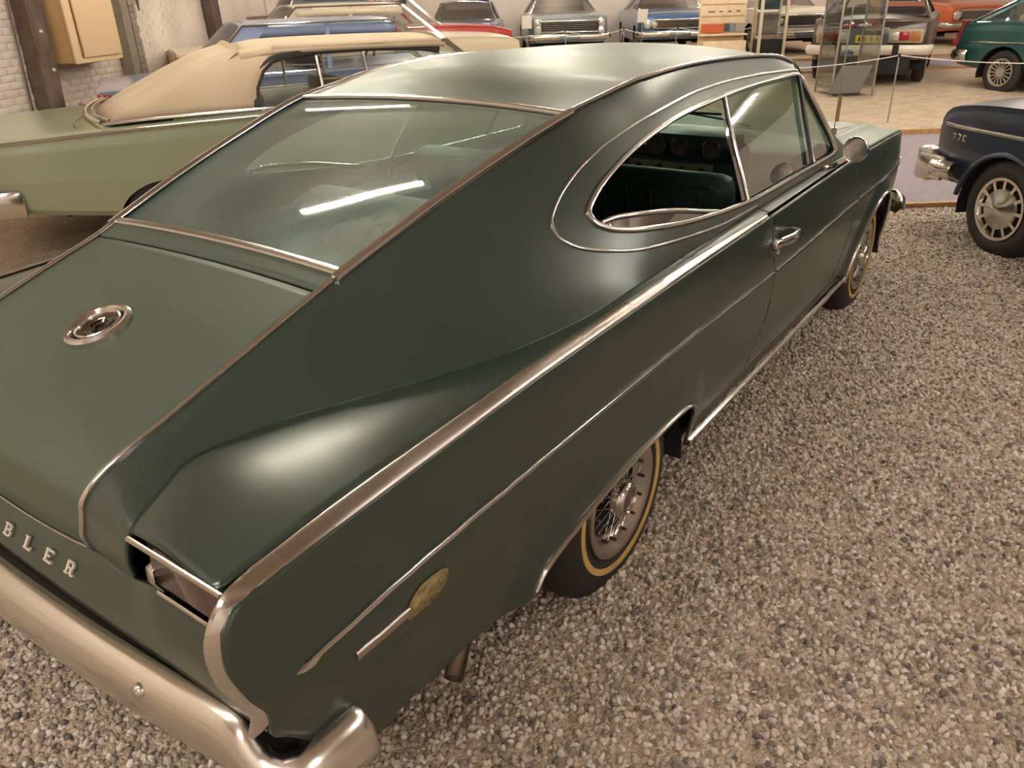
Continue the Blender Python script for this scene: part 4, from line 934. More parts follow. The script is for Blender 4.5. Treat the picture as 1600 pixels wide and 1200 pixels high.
            if not S.get('soft'):
                m = MB(); m.tube([CB(br+.02, sg)+Vector((0, sg*.012, .02)), CT(tr+.02, sg)+Vector((0, sg*.012, .01)), CT((tr+tf)/2, sg)+Vector((0, sg*.02, .012)), CT(tf, sg)+Vector((0, sg*.012, .01))], .011, 6); m.build('drip_rail', M['chrome'], t)
        for nm, b, tp, bow in (('windshield', bf, tf, .12), ('rear_window', br, tr, -.05)):
            rings = []
            for u in np.linspace(-1, 1, 13): rings.append([Vector((b+bow*(1-u*u), wb*.985*u, zb(b)+.02)), Vector((tp+bow*.35*(1-u*u), wt_*.985*u, H-.055+.05*(1-u*u)))])
            m = MB(); m.loft(rings, False); m.build(nm, M['cglass'] if not (S.get('soft') and nm == 'rear_window') else rm, t)
            if nm == 'windshield' or S.get('rearframe'):
                m = MB(); m.tube([r[1] for r in rings]+[r[0] for r in reversed(rings)], .015, 6, closed=True); m.build('windshield_frame' if nm == 'windshield' else 'rear_window_frame', S.get('framemat', M['chrome']), t)
        sm = S.get('seat', M['black']); zf = .55
        for x0 in S.get('seats', [(tr+tf)/2-.1, tr-.05]):
            m = MB(); m.box((x0, 0, zf+.22), (.18, 1.35, .62), bev=.07); m.box((x0+.3, 0, zf), (.55, 1.35, .2), bev=.06); m.build('seat', sm, t)
        m = MB(); m.box((bf-.22, 0, zb(bf)-.06), (.35, 2*wb-.1, .12), bev=.04); m.build('dashboard', sm, t)
        m = MB(); cx, cy = bf-.55, S.get('drv', .38); m.tube([(cx+.07*math.sin(q), cy+.19*math.cos(q), zb(bf)-.03+.17*math.sin(q)) for q in np.linspace(0, 6.283, 24, endpoint=False)], .012, 6, closed=True); m.build('steering_wheel', M['black'], t)
    # bumpers
    for e, key in ((-1, 'rb'), (1, 'fb')):
        if not S.get(key): continue
        z, h, mt = S[key]; half = [(e*(L+.05-.06*(y/W)**2), y, e, .05) for y in np.linspace(0, W*.86, 10)]+[(e*(L-.02), W*.95, e*.8, .6), (e*(L-.10), W*1.01, e*.3, .95), (e*(L-.30), W*1.015, 0, 1)]
        def sec(x, y, nx, ny): return [Vector((x+nx*o, y+ny*o, zz)) for o, zz in ((-.02, z+h*.5), (.02, z+h*.5), (.045, z+h*.25), (.05, z), (.035, z-h*.35), (0, z-h*.5), (-.03, z-h*.5))]
        rings = [sec(x, -y, nx, -ny) for x, y, nx, ny in reversed(half)]+[sec(*q) for q in half[1:]]
        m = MB(); m.loft(rings, False); b_ = m.build('rear_bumper' if e < 0 else 'front_bumper', mt, t, sharp=50, thick=.004)
        if S.get('bumpstripe') and e < 0:
            for yy, ww in ((-.42, .09), (.42, .09)):
                m = MB(); m.box((-(L+.095), yy, z), (.02, ww, h*1.02)); m.build('bumper_stripe', M['black'], b_)
    if S.get('strip'):
        for z0, th, x0, x1 in S['strip']:
            for sg in (-1, 1):
                P_ = []; N_ = []
                for x in np.linspace(x0, x1, 30):
                    k = np.linspace(.06, .59, 120); X, Wd, Zd = sect(np.full(120, x), k); i = int(np.argmin(abs(Zd-z0))) if z0 < 5 else 119
                    P_.append((X[i], sg*(Wd[i]+.002), Zd[i])); N_.append((0, sg, .1 if z0 < 5 else .8))
                m = MB(); strip(m, P_, N_, th, .012); m.build('side_trim', M['chrome'], t)
    if S.get('front'): S['front'](t, L, W, S)
    if S.get('rear'): S['rear'](t, L, W, S)
    return t
def disc(par, x, y, z, r, e, mat, nm, ring=True):
    m = MB(); m.lathe([(r, -e*.03), (r, e*.005), (r*.8, e*.02), (r*.4, e*.03), (0, e*.033)], 24, c=(x, y, z), ax='x'); o = m.build(nm, mat, par)
    if ring: m = MB(); m.tube([(x+e*.008, y+r*1.08*math.cos(q), z+r*1.08*math.sin(q)) for q in np.linspace(0, 6.283, 24, endpoint=False)], .010, 6, closed=True); m.build('lamp_ring', M['chrome'], o)
def front_grille(kind, gz=.62, gh=.22, gw=.62):
    def f(t, L, W, S):
        m = MB(); m.box((L+.0, 0, gz), (.06, 2*gw, gh), bev=.02); gr = m.build('grille', M['black'], t)
        m = MB()
        for k in range(5): m.box((L+.035, 0, gz-gh*.36+gh*.18*k), (.012, 2*gw-.06, .008))
        m.build('grille_bars', M['chrome'], gr)
        m = MB(); pts = [(L+.035, s*gw, gz+q*gh/2) for s, q in ((-1, -1), (-1, 1), (1, 1), (1, -1))]; m.tube(pts, .016, 6, closed=True); m.box((L+.04, 0, gz+gh*.5+.015), (.05, 2*gw+.1, .035), bev=.01); m.build('grille_frame', M['chrome'], gr)
        for sg in (-1, 1):
            if kind == 'stack':
                for z in (gz+.09, gz-.08): disc(t, L+.01, sg*(W-.19), z, .075, 1, M['lens'], 'headlamp')
            elif kind == 'pair':
                for y in (W-.17, W-.35): disc(t, L+.01, sg*y, gz+.01, .078, 1, M['lens'], 'headlamp')
            else: disc(t, L+.01, sg*(W-.2), gz+.02, .09, 1, M['lens'], 'headlamp')
        m = MB(); m.box((L+.11, 0, .42), (.01, .50, .12), bev=.004); m.build('number_plate', M['darkgrey'], t)
    return f
def rear_fins(t, L, W, S):
    for sg in (-1, 1):
        m = MB(); z1 = S['prof'][0][1]; m.box((-L+.012, sg*(W*.90-.045), z1-.13), (.05, .075, .21), bev=.015); m.box((-L+.055, sg*(W*.915+.004), z1-.13), (.12, .05, .20), bev=.015); m.build('tail_lamp', M['red_lens'], t)
        m = MB(); m.box((-L+.012, sg*(W*.90-.045), z1-.245), (.055, .08, .02), bev=.004); m.build('lamp_bezel', M['chrome'], t)
GE = -29.6
ge = Vector((math.cos(math.radians(GE)), math.sin(math.radians(GE)), 0)); gn = Vector((-ge.y, ge.x, 0))
def from_rr(p, L, W, deg):
    e = Vector((math.cos(math.radians(deg)), math.sin(math.radians(deg)), 0)); n = Vector((-e.y, e.x, 0)); c = Vector((p[0], p[1], 0))+e*L/2+n*W/2; c.z = ground(c.x, c.y); return c
base = dict(L=5.0, W=1.92, H=1.39, sill=.28, axles=(-1.45, 1.50), prof=[(-2.5, .87), (-1.5, .91), (-.5, .93), (1.0, .95), (1.3, .95), (2.2, .91), (2.5, .84)])
# sage green convertible, the closest on the left
def greenrear(t, L, W, S):
    m = MB(); rings = []
    for x, k in ((-1.93, .35), (-1.88, .75), (-1.75, 1), (-1.5, 1), (-1.3, .9), (-1.1, .8)):
        pass
    for sg in (-1, 1):
        # folding top quarters: fabric sails from the roof down to the deck
        top0 = S['H']-.055; wt_ = S['wt']; wb = W-.075; zb = .935
        A = [(-1.62, .938), (-1.47, 1.02), (-1.15, 1.175), (-.90, 1.285), (-.68, 1.345), (-.4, 1.360)]
        B = [(-.62, .945), (-.62, 1.0), (-.60, 1.10), (-.53, 1.21), (-.45, 1.27), (-.36, 1.292)]
        rings = []
        for (xa, za), (xb, zb2) in zip(A, B):
            r_ = []
            for k in np.linspace(0, 1, 8):
                x = xa+(xb-xa)*k; z = za+(zb2-za)*k; h = min(1, max(0, (z-.94)/(top0-.94))); w = wb+(wt_-wb)*h**1.3+.02*math.sin(math.pi*h); w = w-.10*(1-k)**3*h; r_.append(Vector((x, sg*w, z)))
            rings.append(r_)
        m = MB(); m.loft(rings, False); m.build('top_quarter', M['canvas'], t, sharp=70, thick=.015*(-sg))
        m = MB(); m.tube([Vector((x, sg*(W-.07), z+.004)) for x, z in ((-1.66, .93), (-1.3, .945), (-.9, .95), (-.5, .952))], .010, 6); m.build('top_base_trim', M['chrome'], t)
        P = [Vector((xb, sg*(wb+(wt_-wb)*min(1, max(0, (zb2-.94)/(top0-.94)))**1.3-.01), zb2)) for xb, zb2 in B]+[Vector((x, sg*(wt_+.005), z)) for x, z in ((-.1, 1.318), (.4, 1.322), (.75, 1.305), (.9, 1.28))]
        m = MB(); strip(m, P, [(0, sg, 0)]*len(P), .055, .02); m.build('top_seal', M['canvas_in'], t)
        m = MB(); m.loft([[Vector((x, sg*(wt_+dy), z)) for dy, z in ((.0, 1.37), (.012, 1.345), (.006, 1.30))] for x in np.linspace(-.42, .93, 12)], False); m.build('top_side_rail', M['canvas'], t, thick=.01*(-sg))
    # rear curtain
    rings = []
    for (xa, za) in [(-1.62, .938), (-1.47, 1.02), (-1.15, 1.175), (-.90, 1.285), (-.68, 1.345)]:
        h = min(1, max(0, (za-.94)/(top0-.94))); w = wb+(wt_-wb)*h**1.3+.02*math.sin(math.pi*h)-.10*h; rings.append([Vector((xa-.10*(1-u*u)*(1-h), w*u, za+.03*(1-u*u)*h)) for u in np.linspace(-1, 1, 12)])
    m = MB(); m.loft(rings, False); m.build('rear_curtain', M['canvas'], t, sharp=70, thick=.01)
    m = MB(); m.tube([Vector((-1.67-.12*(1-u*u), (W-.09)*u, .945)) for u in np.linspace(-1, 1, 20)], .016, 6); m.tube([Vector((-1.62-.12*(1-u*u), (W-.11)*u, .955)) for u in np.linspace(-1, 1, 20)], .008, 6); m.build('deck_moulding', M['chrome'], t)
    for sg in (-1, 1):
        m = MB(); m.tube([Vector((-1.80, sg*(W-.55), .945)), Vector((-1.86, sg*(W-.30), .935)), Vector((-1.84, sg*(W-.10), .925))], .004, 5); m.build('deck_seam', M['seal'], t)
        m = MB(); m.box((-2.36, sg*(W-.045), .47), (.22, .09, .19), bev=.03); m.box((-2.49, sg*(W-.12), .47), (.10, .2, .19), bev=.03); m.build('bumper_end', M['chrome'], t)
        m = MB(); m.tube([Vector((-.90, sg*.50, 1.292)), Vector((-.86, sg*.585, 1.290)), Vector((-.78, sg*.66, 1.262)), Vector((-.72, sg*.715, 1.225))], .005, 5); m.build('top_seam', M['canvas'], t)
    m = MB(); m.box((-2.50, 0, .44), (.12, 1.5, .15), bev=.03); m.build('bumper_bar', M['chrome'], t)
    rear_fins(t, L, W, S)
    # vent frames standing in the opening
    for sg in (-1, 1):
        m = MB(); m.tube([(.28, sg*(W-.13), .96), (.24, sg*(W-.20), 1.30)], .012, 6); m.tube([(-.10, sg*(W-.13), .96), (-.12, sg*(W-.20), 1.29)], .014, 6); m.tube([(-.10, sg*(W-.13), 1.13), (.28, sg*(W-.13), 1.12)], .007, 6); m.build('window_frame', M['chrome'], t)
loc = from_rr((.40, 4.12), 5.0, 1.92, GE)
gcar('sage green convertible with raised beige canvas top behind the dark fastback', loc, GE, dict(base, name='convertible_car', paint=M['sagepaint'], roof=(-1.25, -.66, .95, 1.42), wt=.66, H=1.40, soft=True, roofext=0.0, roofmat=M['canvas'], cpillar=.05, bpillar=None, seats=[-.62, .15], seat=M['tan'], rear=greenrear, strip=[(9, .020, -2.42, 1.9)], ar=.36, archk=1.35, kick=.14, axles=(-1.33, 1.50), crown=.02, fb=(.45, .16, M['chrome'])))
# powder blue sedan
c = from_rr((2.25, 5.80), 4.9, 1.88, GE)
gcar('powder blue hardtop sedan parked behind the sage green convertible', c, GE, dict(base, L=4.9, W=1.88, name='sedan_car', paint=M['bluepaint'], roof=(-1.55, -1.05, .55, 1.05), wt=.66, H=1.42, cpillar=.30, bpillar=-.2, rear=rear_fins, fb=(.45, .15, M['chrome']), rb=(.45, .15, M['chrome']), strip=[(.62, .02, -2.3, 2.3)]))
# cream sedan
c = from_rr((4.45, 7.85), 4.9, 1.72, GE+1)
gcar('cream sedan with tall red tail lamp, between the blue sedan and the brick wall end', c, GE+1, dict(base, L=4.9, W=1.72, name='sedan_car', paint=M['creampaint'], roof=(-1.35, -.85, .65, 1.2), wt=.66, H=1.44, cpillar=.28, bpillar=-.1, rear=rear_fins, fb=(.45, .15, M['chrome']), rb=(.45, .15, M['chrome']), prof=[(-2.45, .90), (-1.5, .93), (-.5, .95), (1.0, .96), (1.3, .96), (2.2, .93), (2.45, .86)]))
c = Vector((9.5, 9.2, 0)); c.z = ground(c.x, c.y)
gcar('dark roofed red wagon beyond the cream sedan', c, -30, dict(base, L=4.6, W=1.8, name='wagon_car', paint=M['redpaint'], roof=(-1.9, -1.6, .35, .9), wt=.64, H=1.50, roofmat=M['darkgrey'], cpillar=.2, bpillar=-.3, rear=rear_fins, fb=(.45, .15, M['chrome']), prof=[(-2.3, .98), (-.5, .97), (.9, .97), (1.9, .93), (2.3, .85)], axles=(-1.35, 1.35)))
# end row, facing us
def facing(a, b, L, W, deg=0):
    p = R(a+L/2, b); p.z = ground(p.x, p.y); return p, 180+38+deg
fr = dict(L=4.8, W=1.86, H=1.36, sill=.25, axles=(-1.4, 1.45), prof=[(-2.4, .86), (-1.2, .92), (.6, .95), (1.0, .95), (2.1, .90), (2.4, .83)], roof=(-1.5, -.75, .35, .85), wt=.60, cpillar=.4, bpillar=None, fb=(.46, .13, M['chrome']), seat=M['black'])
p, d = facing(17.35, -2.55, 4.8, 1.86); gcar('silver blue coupe facing forward, headlamps stacked beside a wide black grille', p, d, dict(fr, name='coupe_car', paint=M['silverpaint'], front=front_grille('stack', .68, .22, .66)))
p, d = facing(17.3, -5.25, 4.8, 1.86, -3); gcar('bright blue convertible facing forward, left of the wooden display board', p, d, dict(fr, name='convertible_car', paint=M['blue2'], roofmat=M['silverpaint'], front=front_grille('pair', .67, .17, .56)))
p, d = facing(16.1, -7.55, 4.8, 1.86, 2); gcar('white car with black grille, between the display cabinet and the brown hatchback', p, d, dict(fr, name='sedan_car', paint=M['whitepaint'], front=front_grille('pair', .70, .2, .6)))
p, d = facing(17.3, -12.2, 4.6, 1.8, 4); gcar('orange car with chrome nose, above the gap between brown and teal cars', p, d, dict(fr, L=4.6, W=1.8, name='sedan_car', axles=(-1.35, 1.35), prof=[(-2.3, .86), (-1.2, .92), (.6, .95), (1.0, .95), (2.0, .90), (2.3, .83)], paint=M['orangepaint'], front=front_grille('one', .66, .2, .6)))
p, d = facing(17.0, -.15, 4.4, 1.74, -4); gcar('small teal blue car, left of the silver blue coupe', p, d, dict(fr, L=4.4, W=1.74, H=1.28, name='coupe_car', axles=(-1.3, 1.3), prof=[(-2.2, .80), (-1.2, .82), (.6, .84), (1.0, .84), (1.9, .80), (2.2, .72)], paint=M['blue2'], front=front_grille('one', .55, .15, .5)))
# brown hatchback seen from behind
def brown_rear(t, L, W, S):
    for sg in (-1, 1):
        m = MB(); m.box((-L-.015, sg*(W-.36), .70), (.05, .50, .20), bev=.06); fr_ = m.build('tail_lamp', M['tan'], t)
        m = MB(); m.box((-L-.045, sg*(W-.52), .70), (.03, .14, .12), bev=.02); m.build('reversing_lens', M['lens'], fr_)
        m = MB(); m.box((-L-.045, sg*(W-.38), .70), (.03, .15, .13), bev=.02); m.build('brake_lens', M['red_lens'], fr_)
        m = MB(); m.box((-L-.045, sg*(W-.22), .70), (.03, .13, .13), bev=.02); m.build('indicator_lens', M['amber_lens'], fr_)
    m = MB(); m.box((-L-.01, 0, .70), (.03, .58, .24), bev=.05); m.build('plate_recess', M['darkgrey'], t)
    m = MB(); m.box((-L-.035, .0, .66), (.015, .38, .11), bev=.004); pl_ = m.build('number_plate', M['yellowplate'], t)
    m = MB()
    for k in (-.13, -.04, .06, .13): m.box((-L-.044, k, .66), (.004, .028, .06))
    m.build('plate_characters', M['black'], pl_, smooth=False)
    m = MB(); m.box((-L-.03, 0, .56), (.06, .2, .03)); m.box((-L+.10, 0, .28), (.2, 1.3, .30), bev=.04); m.build('rear_valance', M['black'], t)
    m = MB(); m.tube([(-L-.01, -W*.6, .87), (-L-.015, W*.6, .87)], .006, 6); m.box((-L+.05, .0, .905), (.10, 1.25, .03), bev=.01); m.build('lid_lip', S['paint'], t)
hd = math.degrees(math.atan2(.14, .99))
c = Vector((12.42+2.1*math.cos(math.radians(8)), 1.42+2.1*math.sin(math.radians(8)), 0)); c.z = ground(c.x, c.y)
gcar('dark brown hatchback seen from behind with white bumper and yellow number plate', c, 8, dict(L=4.2, W=1.78, H=1.36, name='hatchback_car', sill=.26, axles=(-1.3, 1.3), prof=[(-2.1, .90), (-1.7, .95), (-.5, .96), (.9, .96), (1.8, .88), (2.1, .80)], paint=M['brownpaint'], roof=(-1.75, -.75, .25, .95), wt=.60, cpillar=.12, bpillar=-.3, rearframe=True, framemat=M['seal'], chromeA=0, rear=brown_rear, rb=(.50, .15, M['whitepaint']), bumpstripe=1, seat=M['black'], shoulder=.10, crown=.05))
# teal car
def teal_rear(t, L, W, S):
    for sg in (-1, 1):
        m = MB(); m.loft([[Vector((x, sg*(W-.05), z)) for x, z in ((-L-.02, .72), (-L+.06, .98), (-L+.12, .98), (-L+.05, .72))], [Vector((x, sg*(W-.18), z)) for x, z in ((-L-.04, .72), (-L+.04, .98), (-L+.10, .98), (-L+.03, .72))]], True, False, True); m.box((-L-.01, sg*(W-.10), .68), (.10, .20, .12), bev=.03); m.build('tail_lamp', M['tail_dull'], t)
c = from_rr((13.1, .42), 4.3, 1.9, -123); c = Vector((13.05, .30, 0))+Vector((math.cos(math.radians(-121)), math.sin(math.radians(-121)), 0))*2.15+Vector((-math.sin(math.radians(-121)), math.cos(math.radians(-121)), 0))*.95; c.z = ground(c.x, c.y)
gcar('teal compact car with bright window frame and spoked wheel at the right edge', c, -121, dict(L=4.3, W=1.9, H=1.38, name='compact_car', sill=.27, axles=(-1.28, 1.25), prof=[(-2.15, .93), (-1.4, .98), (0, .97), (.9, .95), (1.8, .86), (2.15, .76)], paint=M['tealpaint'], roof=(-2.0, -1.25, .35, 1.1), wt=.68, cpillar=.16, bpillar=.1, chromeA=0, wheel='alloy', wr=.31, rear=teal_rear, rb=(.50, .16, M['chrome']), strip=[(.70, .022, -2.05, 1.9)], seat=M['tan'], taper=.07))
# navy sedan front at the right edge
def navy_front(t, L, W, S):
    front_grille('one', .60, .22, .62)(t, L, W, S)
    for sg in (-1, 1):
        m = MB(); m.box((L+.05, sg*(W-.16), .47), (.16, .34, .24), bev=.04); m.box((L-.06, sg*(W+.005), .47), (.26, .06, .17), bev=.025); m.build('bumper_end', M['chrome'], t)
        m = MB()
        for k, g in enumerate('770'):
            x = L-.30-k*.055*1; x = L-.22-k*.05 if sg > 0 else L-.32+k*.05; z = .700
            if g == '7': segs = [((-.5, 1), (.5, 1)), ((.5, 1), (-.15, 0))]
            else: segs = [((-.5, 0), (-.5, 1)), ((-.5, 1), (.5, 1)), ((.5, 1), (.5, 0)), ((.5, 0), (-.5, 0))]
            for (u0, v0), (u1, v1) in segs:
                f = -1 if sg > 0 else 1; m.tube([(x+f*u0*.026, sg*(W*.985+.017), z+v0*.034-.017), (x+f*u1*.026, sg*(W*.985+.017), z+v1*.034-.017)], .0035, 5)
        m.build('model_numerals', M['chrome'], t, smooth=False)
    for sg in (-1, 1):
        m = MB(); m.tube([(S['axles'][1]+(S['ar']+.012)*math.cos(q), sg*(W*.995), .27+(S['ar']+.012)*math.sin(q)) for q in np.linspace(.15, math.pi-.1, 20)], .018, 8); m.build('arch_flare', S['paint'], t)
hd = 47.; e = Vector((math.cos(math.radians(hd)), math.sin(math.radians(hd)), 0)); n = Vector((-e.y, e.x, 0))
c = Vector((4.72, -.86, 0))-e*2.35-n*.93; c.z = 0
gcar('navy blue sedan front at the right edge with bright side strip and slotted wheel cover', c, hd, dict(L=4.7, W=1.86, H=1.38, name='sedan_car', sill=.33, kick=.06, axles=(-1.4, 1.63), prof=[(-2.35, .84), (-1.2, .92), (.4, .96), (.8, .96), (1.7, .945), (2.2, .90), (2.33, .84), (2.35, .80)], paint=M['navypaint'], roof=(-1.5, -.9, .1, .7), wt=.62, cpillar=.25, bpillar=-.4, wheel='slots', wr=.325, ar=.37, front=navy_front, fb=(.47, .13, M['chrome']), strip=[(.765, .026, -2.2, 2.27)], taper=.05, slant=.10, shoulder=.07, crown=.03))
# ------------------------------------------------------------------ display pieces
t = thing('display_case', 'tall glass display case with model cars in front of the brown hatchback', 'display case', R(9.85, -5.88), math.radians(38)); t.location.z = ground(t.location.x, t.location.y)
hw, hd_ = .31, .30; HC = 1.95
for x in (-hd_, hd_):
    for y in (-hw, hw):
        m = MB(); m.box((x, y, HC/2), (.026, .026, HC), bev=.004); m.build('upright', M['post'], t)
m = MB(); m.box((0, 0, .10), (2*hd_, 2*hw, .03)); m.build('base', M['post'], t)
for z in (.55, .92, 1.30): m = MB(); m.box((0, 0, z), (2*hd_-.02, 2*hw-.02, .008)); m.build('glass_shelf', M['cglass'], t)
for ax, s in (('x', -1), ('x', 1), ('y', -1), ('y', 1)):
    m = MB(); m.box((s*hd_, 0, 1.0) if ax == 'x' else (0, s*hw, 1.0), (.006, 2*hw-.03, 1.75) if ax == 'x' else (2*hd_-.03, .006, 1.75)); m.build('glass_pane', M['cglass'], t)
def toy(x, y, z, mt, label, rot=.3):
    P0 = t.location+WA*x+MA*y
    k = thing('model_car', label, 'model car', (P0.x, P0.y, t.location.z+z), math.radians(38+90)+rot)
    m = MB(); m.loft([[Vector((xx, s*.035, zz)) for s, zz in ((-1, .012), (-1, h), (1, h), (1, .012))] for xx, h in ((-.09, .035), (-.085, .045), (-.02, .047), (.03, .045), (.085, .038), (.09, .03))], True, False, True); m.build('body', mt, k)
    m = MB(); m.loft([[Vector((xx, s*.030, zz)) for s, zz in ((-1, .044), (-.8, h), (.8, h), (1, .044))] for xx, h in ((-.06, .046), (-.035, .068), (.015, .068), (.04, .046))], True, False, True); m.build('cabin', M['cglass'], k)
    for xx in (-.055, .055):
        for s in (-1, 1): m = MB(); m.lathe([(.0, .0), (.013, .0), (.013, .010), (0, .010)], 12, c=(xx, s*.032-.005, .013), ax='y'); m.build('wheel', M['black'], k)
toy(-.15, .10, .926, M['redpaint'], 'red model car on the middle glass shelf'); toy(-.12, -.12, .926, M['whitepaint'], 'white model car beside the red one on the middle shelf')
toy(-.10, -.06, 1.306, M['whitepaint'], 'pale model car on the top glass shelf'); toy(-.08, .16, 1.306, M['creampaint'], 'cream model car at the left end of the top shelf', .6)
toy(-.12, .08, .556, M['blue2'], 'light blue model car on the lowest glass shelf')
toy(-.02, .05, .926, M['creampaint'], 'pale green yellow model car at the back of the middle shelf', .2)
# info panel on a leaning stand
t = thing('info_sign', 'grey tilted info panel on a brass rod behind the fastback hood', 'sign', (5.98, .12, 0), math.atan2(.12+1.78, 5.98+1.75))
m = MB(); m.tube([(0, 0, -.02), (0, 0, .86)], .011, 8); m.build('rod', M['brass'], t)
ax = (Vector((.80, .0, .60)).normalized(), Vector((0, 1, 0)), Vector((-.60, 0, .80)).normalized())
sh = Vector((0, -.02, 0))
m = MB(); q = [Vector((-.13, .12, .80)), Vector((-.13, -.14, .815)), Vector((.10, -.22, 1.02)), Vector((.10, .03, 1.015))]
m.add(q+[v+Vector((.006, 0, -.010)) for v in q], [(0, 1, 2, 3), (7, 6, 5, 4), (0, 4, 5, 1), (1, 5, 6, 2), (2, 6, 7, 3), (3, 7, 4, 0)]); m.build('panel', M['greysign'], t, smooth=False)
m = MB(); m.box((0, -.03, .895), (.03, .04, .03)); m.build('clamp', M['black'], t)
# rope posts and ropes
RG = 'rope posts along the visitor aisle'
def rpost(p, label, h=.80, lean=(0, 0), grp=None):
    z = ground(p[0], p[1]); t = thing('rope_post', label, 'rope post', (p[0], p[1], z), 0, grp)
    m = MB(); m.tube([(0, 0, -.03), (lean[0], lean[1], h)], .010, 8); m.build('rod', M['post'], t); m = MB(); m.tube([(lean[0], lean[1], h-.02), (lean[0], lean[1], h+.02)], .017, 8); m.build('loop', M['black'], t)
    return Vector((p[0]+lean[0], p[1]+lean[1], z+h))
def rope(a, b, sag, label):
    pts = [a.lerp(b, k/16)-Vector((0, 0, sag*4*(k/16)*(1-k/16))) for k in range(17)]; m = MB(); m.tube(pts, .0065, 6); tag(m.build('rope', M['rope']), label, 'rope')
a1 = rpost((9.35, .34), 'thin steel rope post between the hood and the brown hatchback', .78)
a2 = rpost((10.55, -2.6), 'rope post beyond the right edge of the aisle', .80); a0 = rpost((8.1, 3.4), 'rope post hidden behind the fastback roof', .78)
rope(a1, a2, .10, 'white rope running right from the steel post past the teal car'); rope(a0, a1, .16, 'white rope sagging left from the steel post through the display case')
EP = [(R(15.05, -.2), 'left'), (R(14.95, -2.2), 'middle'), (R(14.95, -3.40), 'right'), (R(14.85, -4.40), 'far right'), (R(14.8, -6.15), 'rightmost')]
LB = ['rope post in front of the small teal blue car', 'rope post in front of the silver coupe grille', 'rope post between the silver and bright blue cars', 'leaning rope post in front of the bright blue convertible', 'leaning rope post right of the wooden display board']
tops = [rpost((p.x, p.y), LB[i], .72, (.0, -.10 if i > 2 else 0)) for i, (p, _) in enumerate(EP)]
LR = ['rope in front of the small teal blue car', 'rope across the silver coupe grille', 'rope across the front of the bright blue convertible', 'rope ending at the wooden display board']
for i in range(4): rope(tops[i], tops[i+1], .10, LR[i])
# paper cards standing before the end row
for a, b, z, lb in ((16.8, -1.52, 1.10, 'white paper card on a stand left of the silver coupe windshield'), (16.7, -4.12, 1.16, 'white paper card on a stand before the bright blue convertible'), (15.6, -.55, 1.02, 'narrow white card tilted in front of the red wagon')):
    p = R(a, b); t = thing('info_card', lb, 'sign', (p.x, p.y, ground(p.x, p.y)), math.radians(38)); g_ = 0
    m = MB(); m.box((0, 0, z-.28), (.006, .22, .28), (Vector((.95, 0, .3)).normalized(), Vector((0, 1, 0)), Vector((-.3, 0, .95)).normalized())); m.build('card', M['white_card'], t, smooth=False)
    m = MB(); m.tube([(.02, 0, 0), (.02, 0, z-.4)], .010, 6); m.build('rod', M['post'], t)
# wooden display board
p = R(13.2, -4.93); t = thing('display_board', 'pale wooden display board with photos in front of the bright blue convertible', 'display board', (p.x, p.y, ground(p.x, p.y)), math.radians(38))
m = MB(); m.box((0, 0, .28), (.45, .80, .56), bev=.01); m.build('cupboard', M['beech'], t)
m = MB(); m.box((.06, 0, 1.10), (.05, .86, 1.10), bev=.008); bd = m.build('back_board', M['beech'], t)
m = MB(); m.box((-.03, .0, .66), (.22, .88, .03), bev=.006); m.build('ledge', M['beech'], t)
m = MB(); m.box((-.0, .19, .77), (.012, .42, .15), bev=.002); m.build('red_photo', M['orangepaint'], bd, smooth=False)
m = MB(); m.box((-.0, -.08, .78), (.012, .09, .14)); m.build('photo', M['darkgrey'], bd, smooth=False)
m = MB(); m.box((-.0, -.18, .78), (.012, .09, .14)); m.build('photo', M['silverpaint'], bd, smooth=False)
m = MB(); m.box((-.0, -.33, .78), (.012, .18, .14)); m.build('photo', M['post'], bd, smooth=False)
m = MB(); m.lathe([(0, -.006), (.15, -.006), (.15, 0)], 28, ax='x'); m.v = [(.028+v[0], v[1], 1.33+v[2]*.45) for v in m.v]; m.build('oval_emblem', M['silverpaint'], bd)
m = MB()
for k, y in enumerate((.22, .04, -.12, -.28)): m.box((.028, y, 1.05), (.006, (.12, .06, .06, .08)[k], .018))
m.box((.028, 0, .97), (.006, .8, .006)); m.box((.028, 0, 1.17), (.006, .8, .006)); m.build('printed_lines', M['greysign'], bd, smooth=False)
# framed glass cabinet beside it
p = R(13.6, -5.95); t = thing('display_case', 'cream framed glass cabinet right of the wooden display board', 'display case', (p.x, p.y, ground(p.x, p.y)), math.radians(38))
for y in (-.24, .24):
    for x in (-.2, .2): m = MB(); m.box((x, y, .95), (.05, .05, 1.9)); m.build('upright', M['creampaint'], t)
m = MB(); m.box((0, 0, .28), (.4, .46, .5)); m.build('plinth', M['black'], t)
for z in (.62, .95, 1.28): m = MB(); m.box((0, 0, z), (.38, .46, .012)); m.build('glass_shelf', M['cglass'], t)
m = MB(); m.box((.14, 0, .80), (.02, .42, .40), bev=.01); m.build('brown_backing', M['plaster'], t)
m = MB(); m.box((.14, 0, 1.18), (.02, .42, .28), bev=.01); m.build('green_backing', M['tealpaint'], t)
m = MB(); m.box((-.2, 0, 1.15), (.006, .44, 1.2)); m.build('glass_pane', M['cglass'], t)
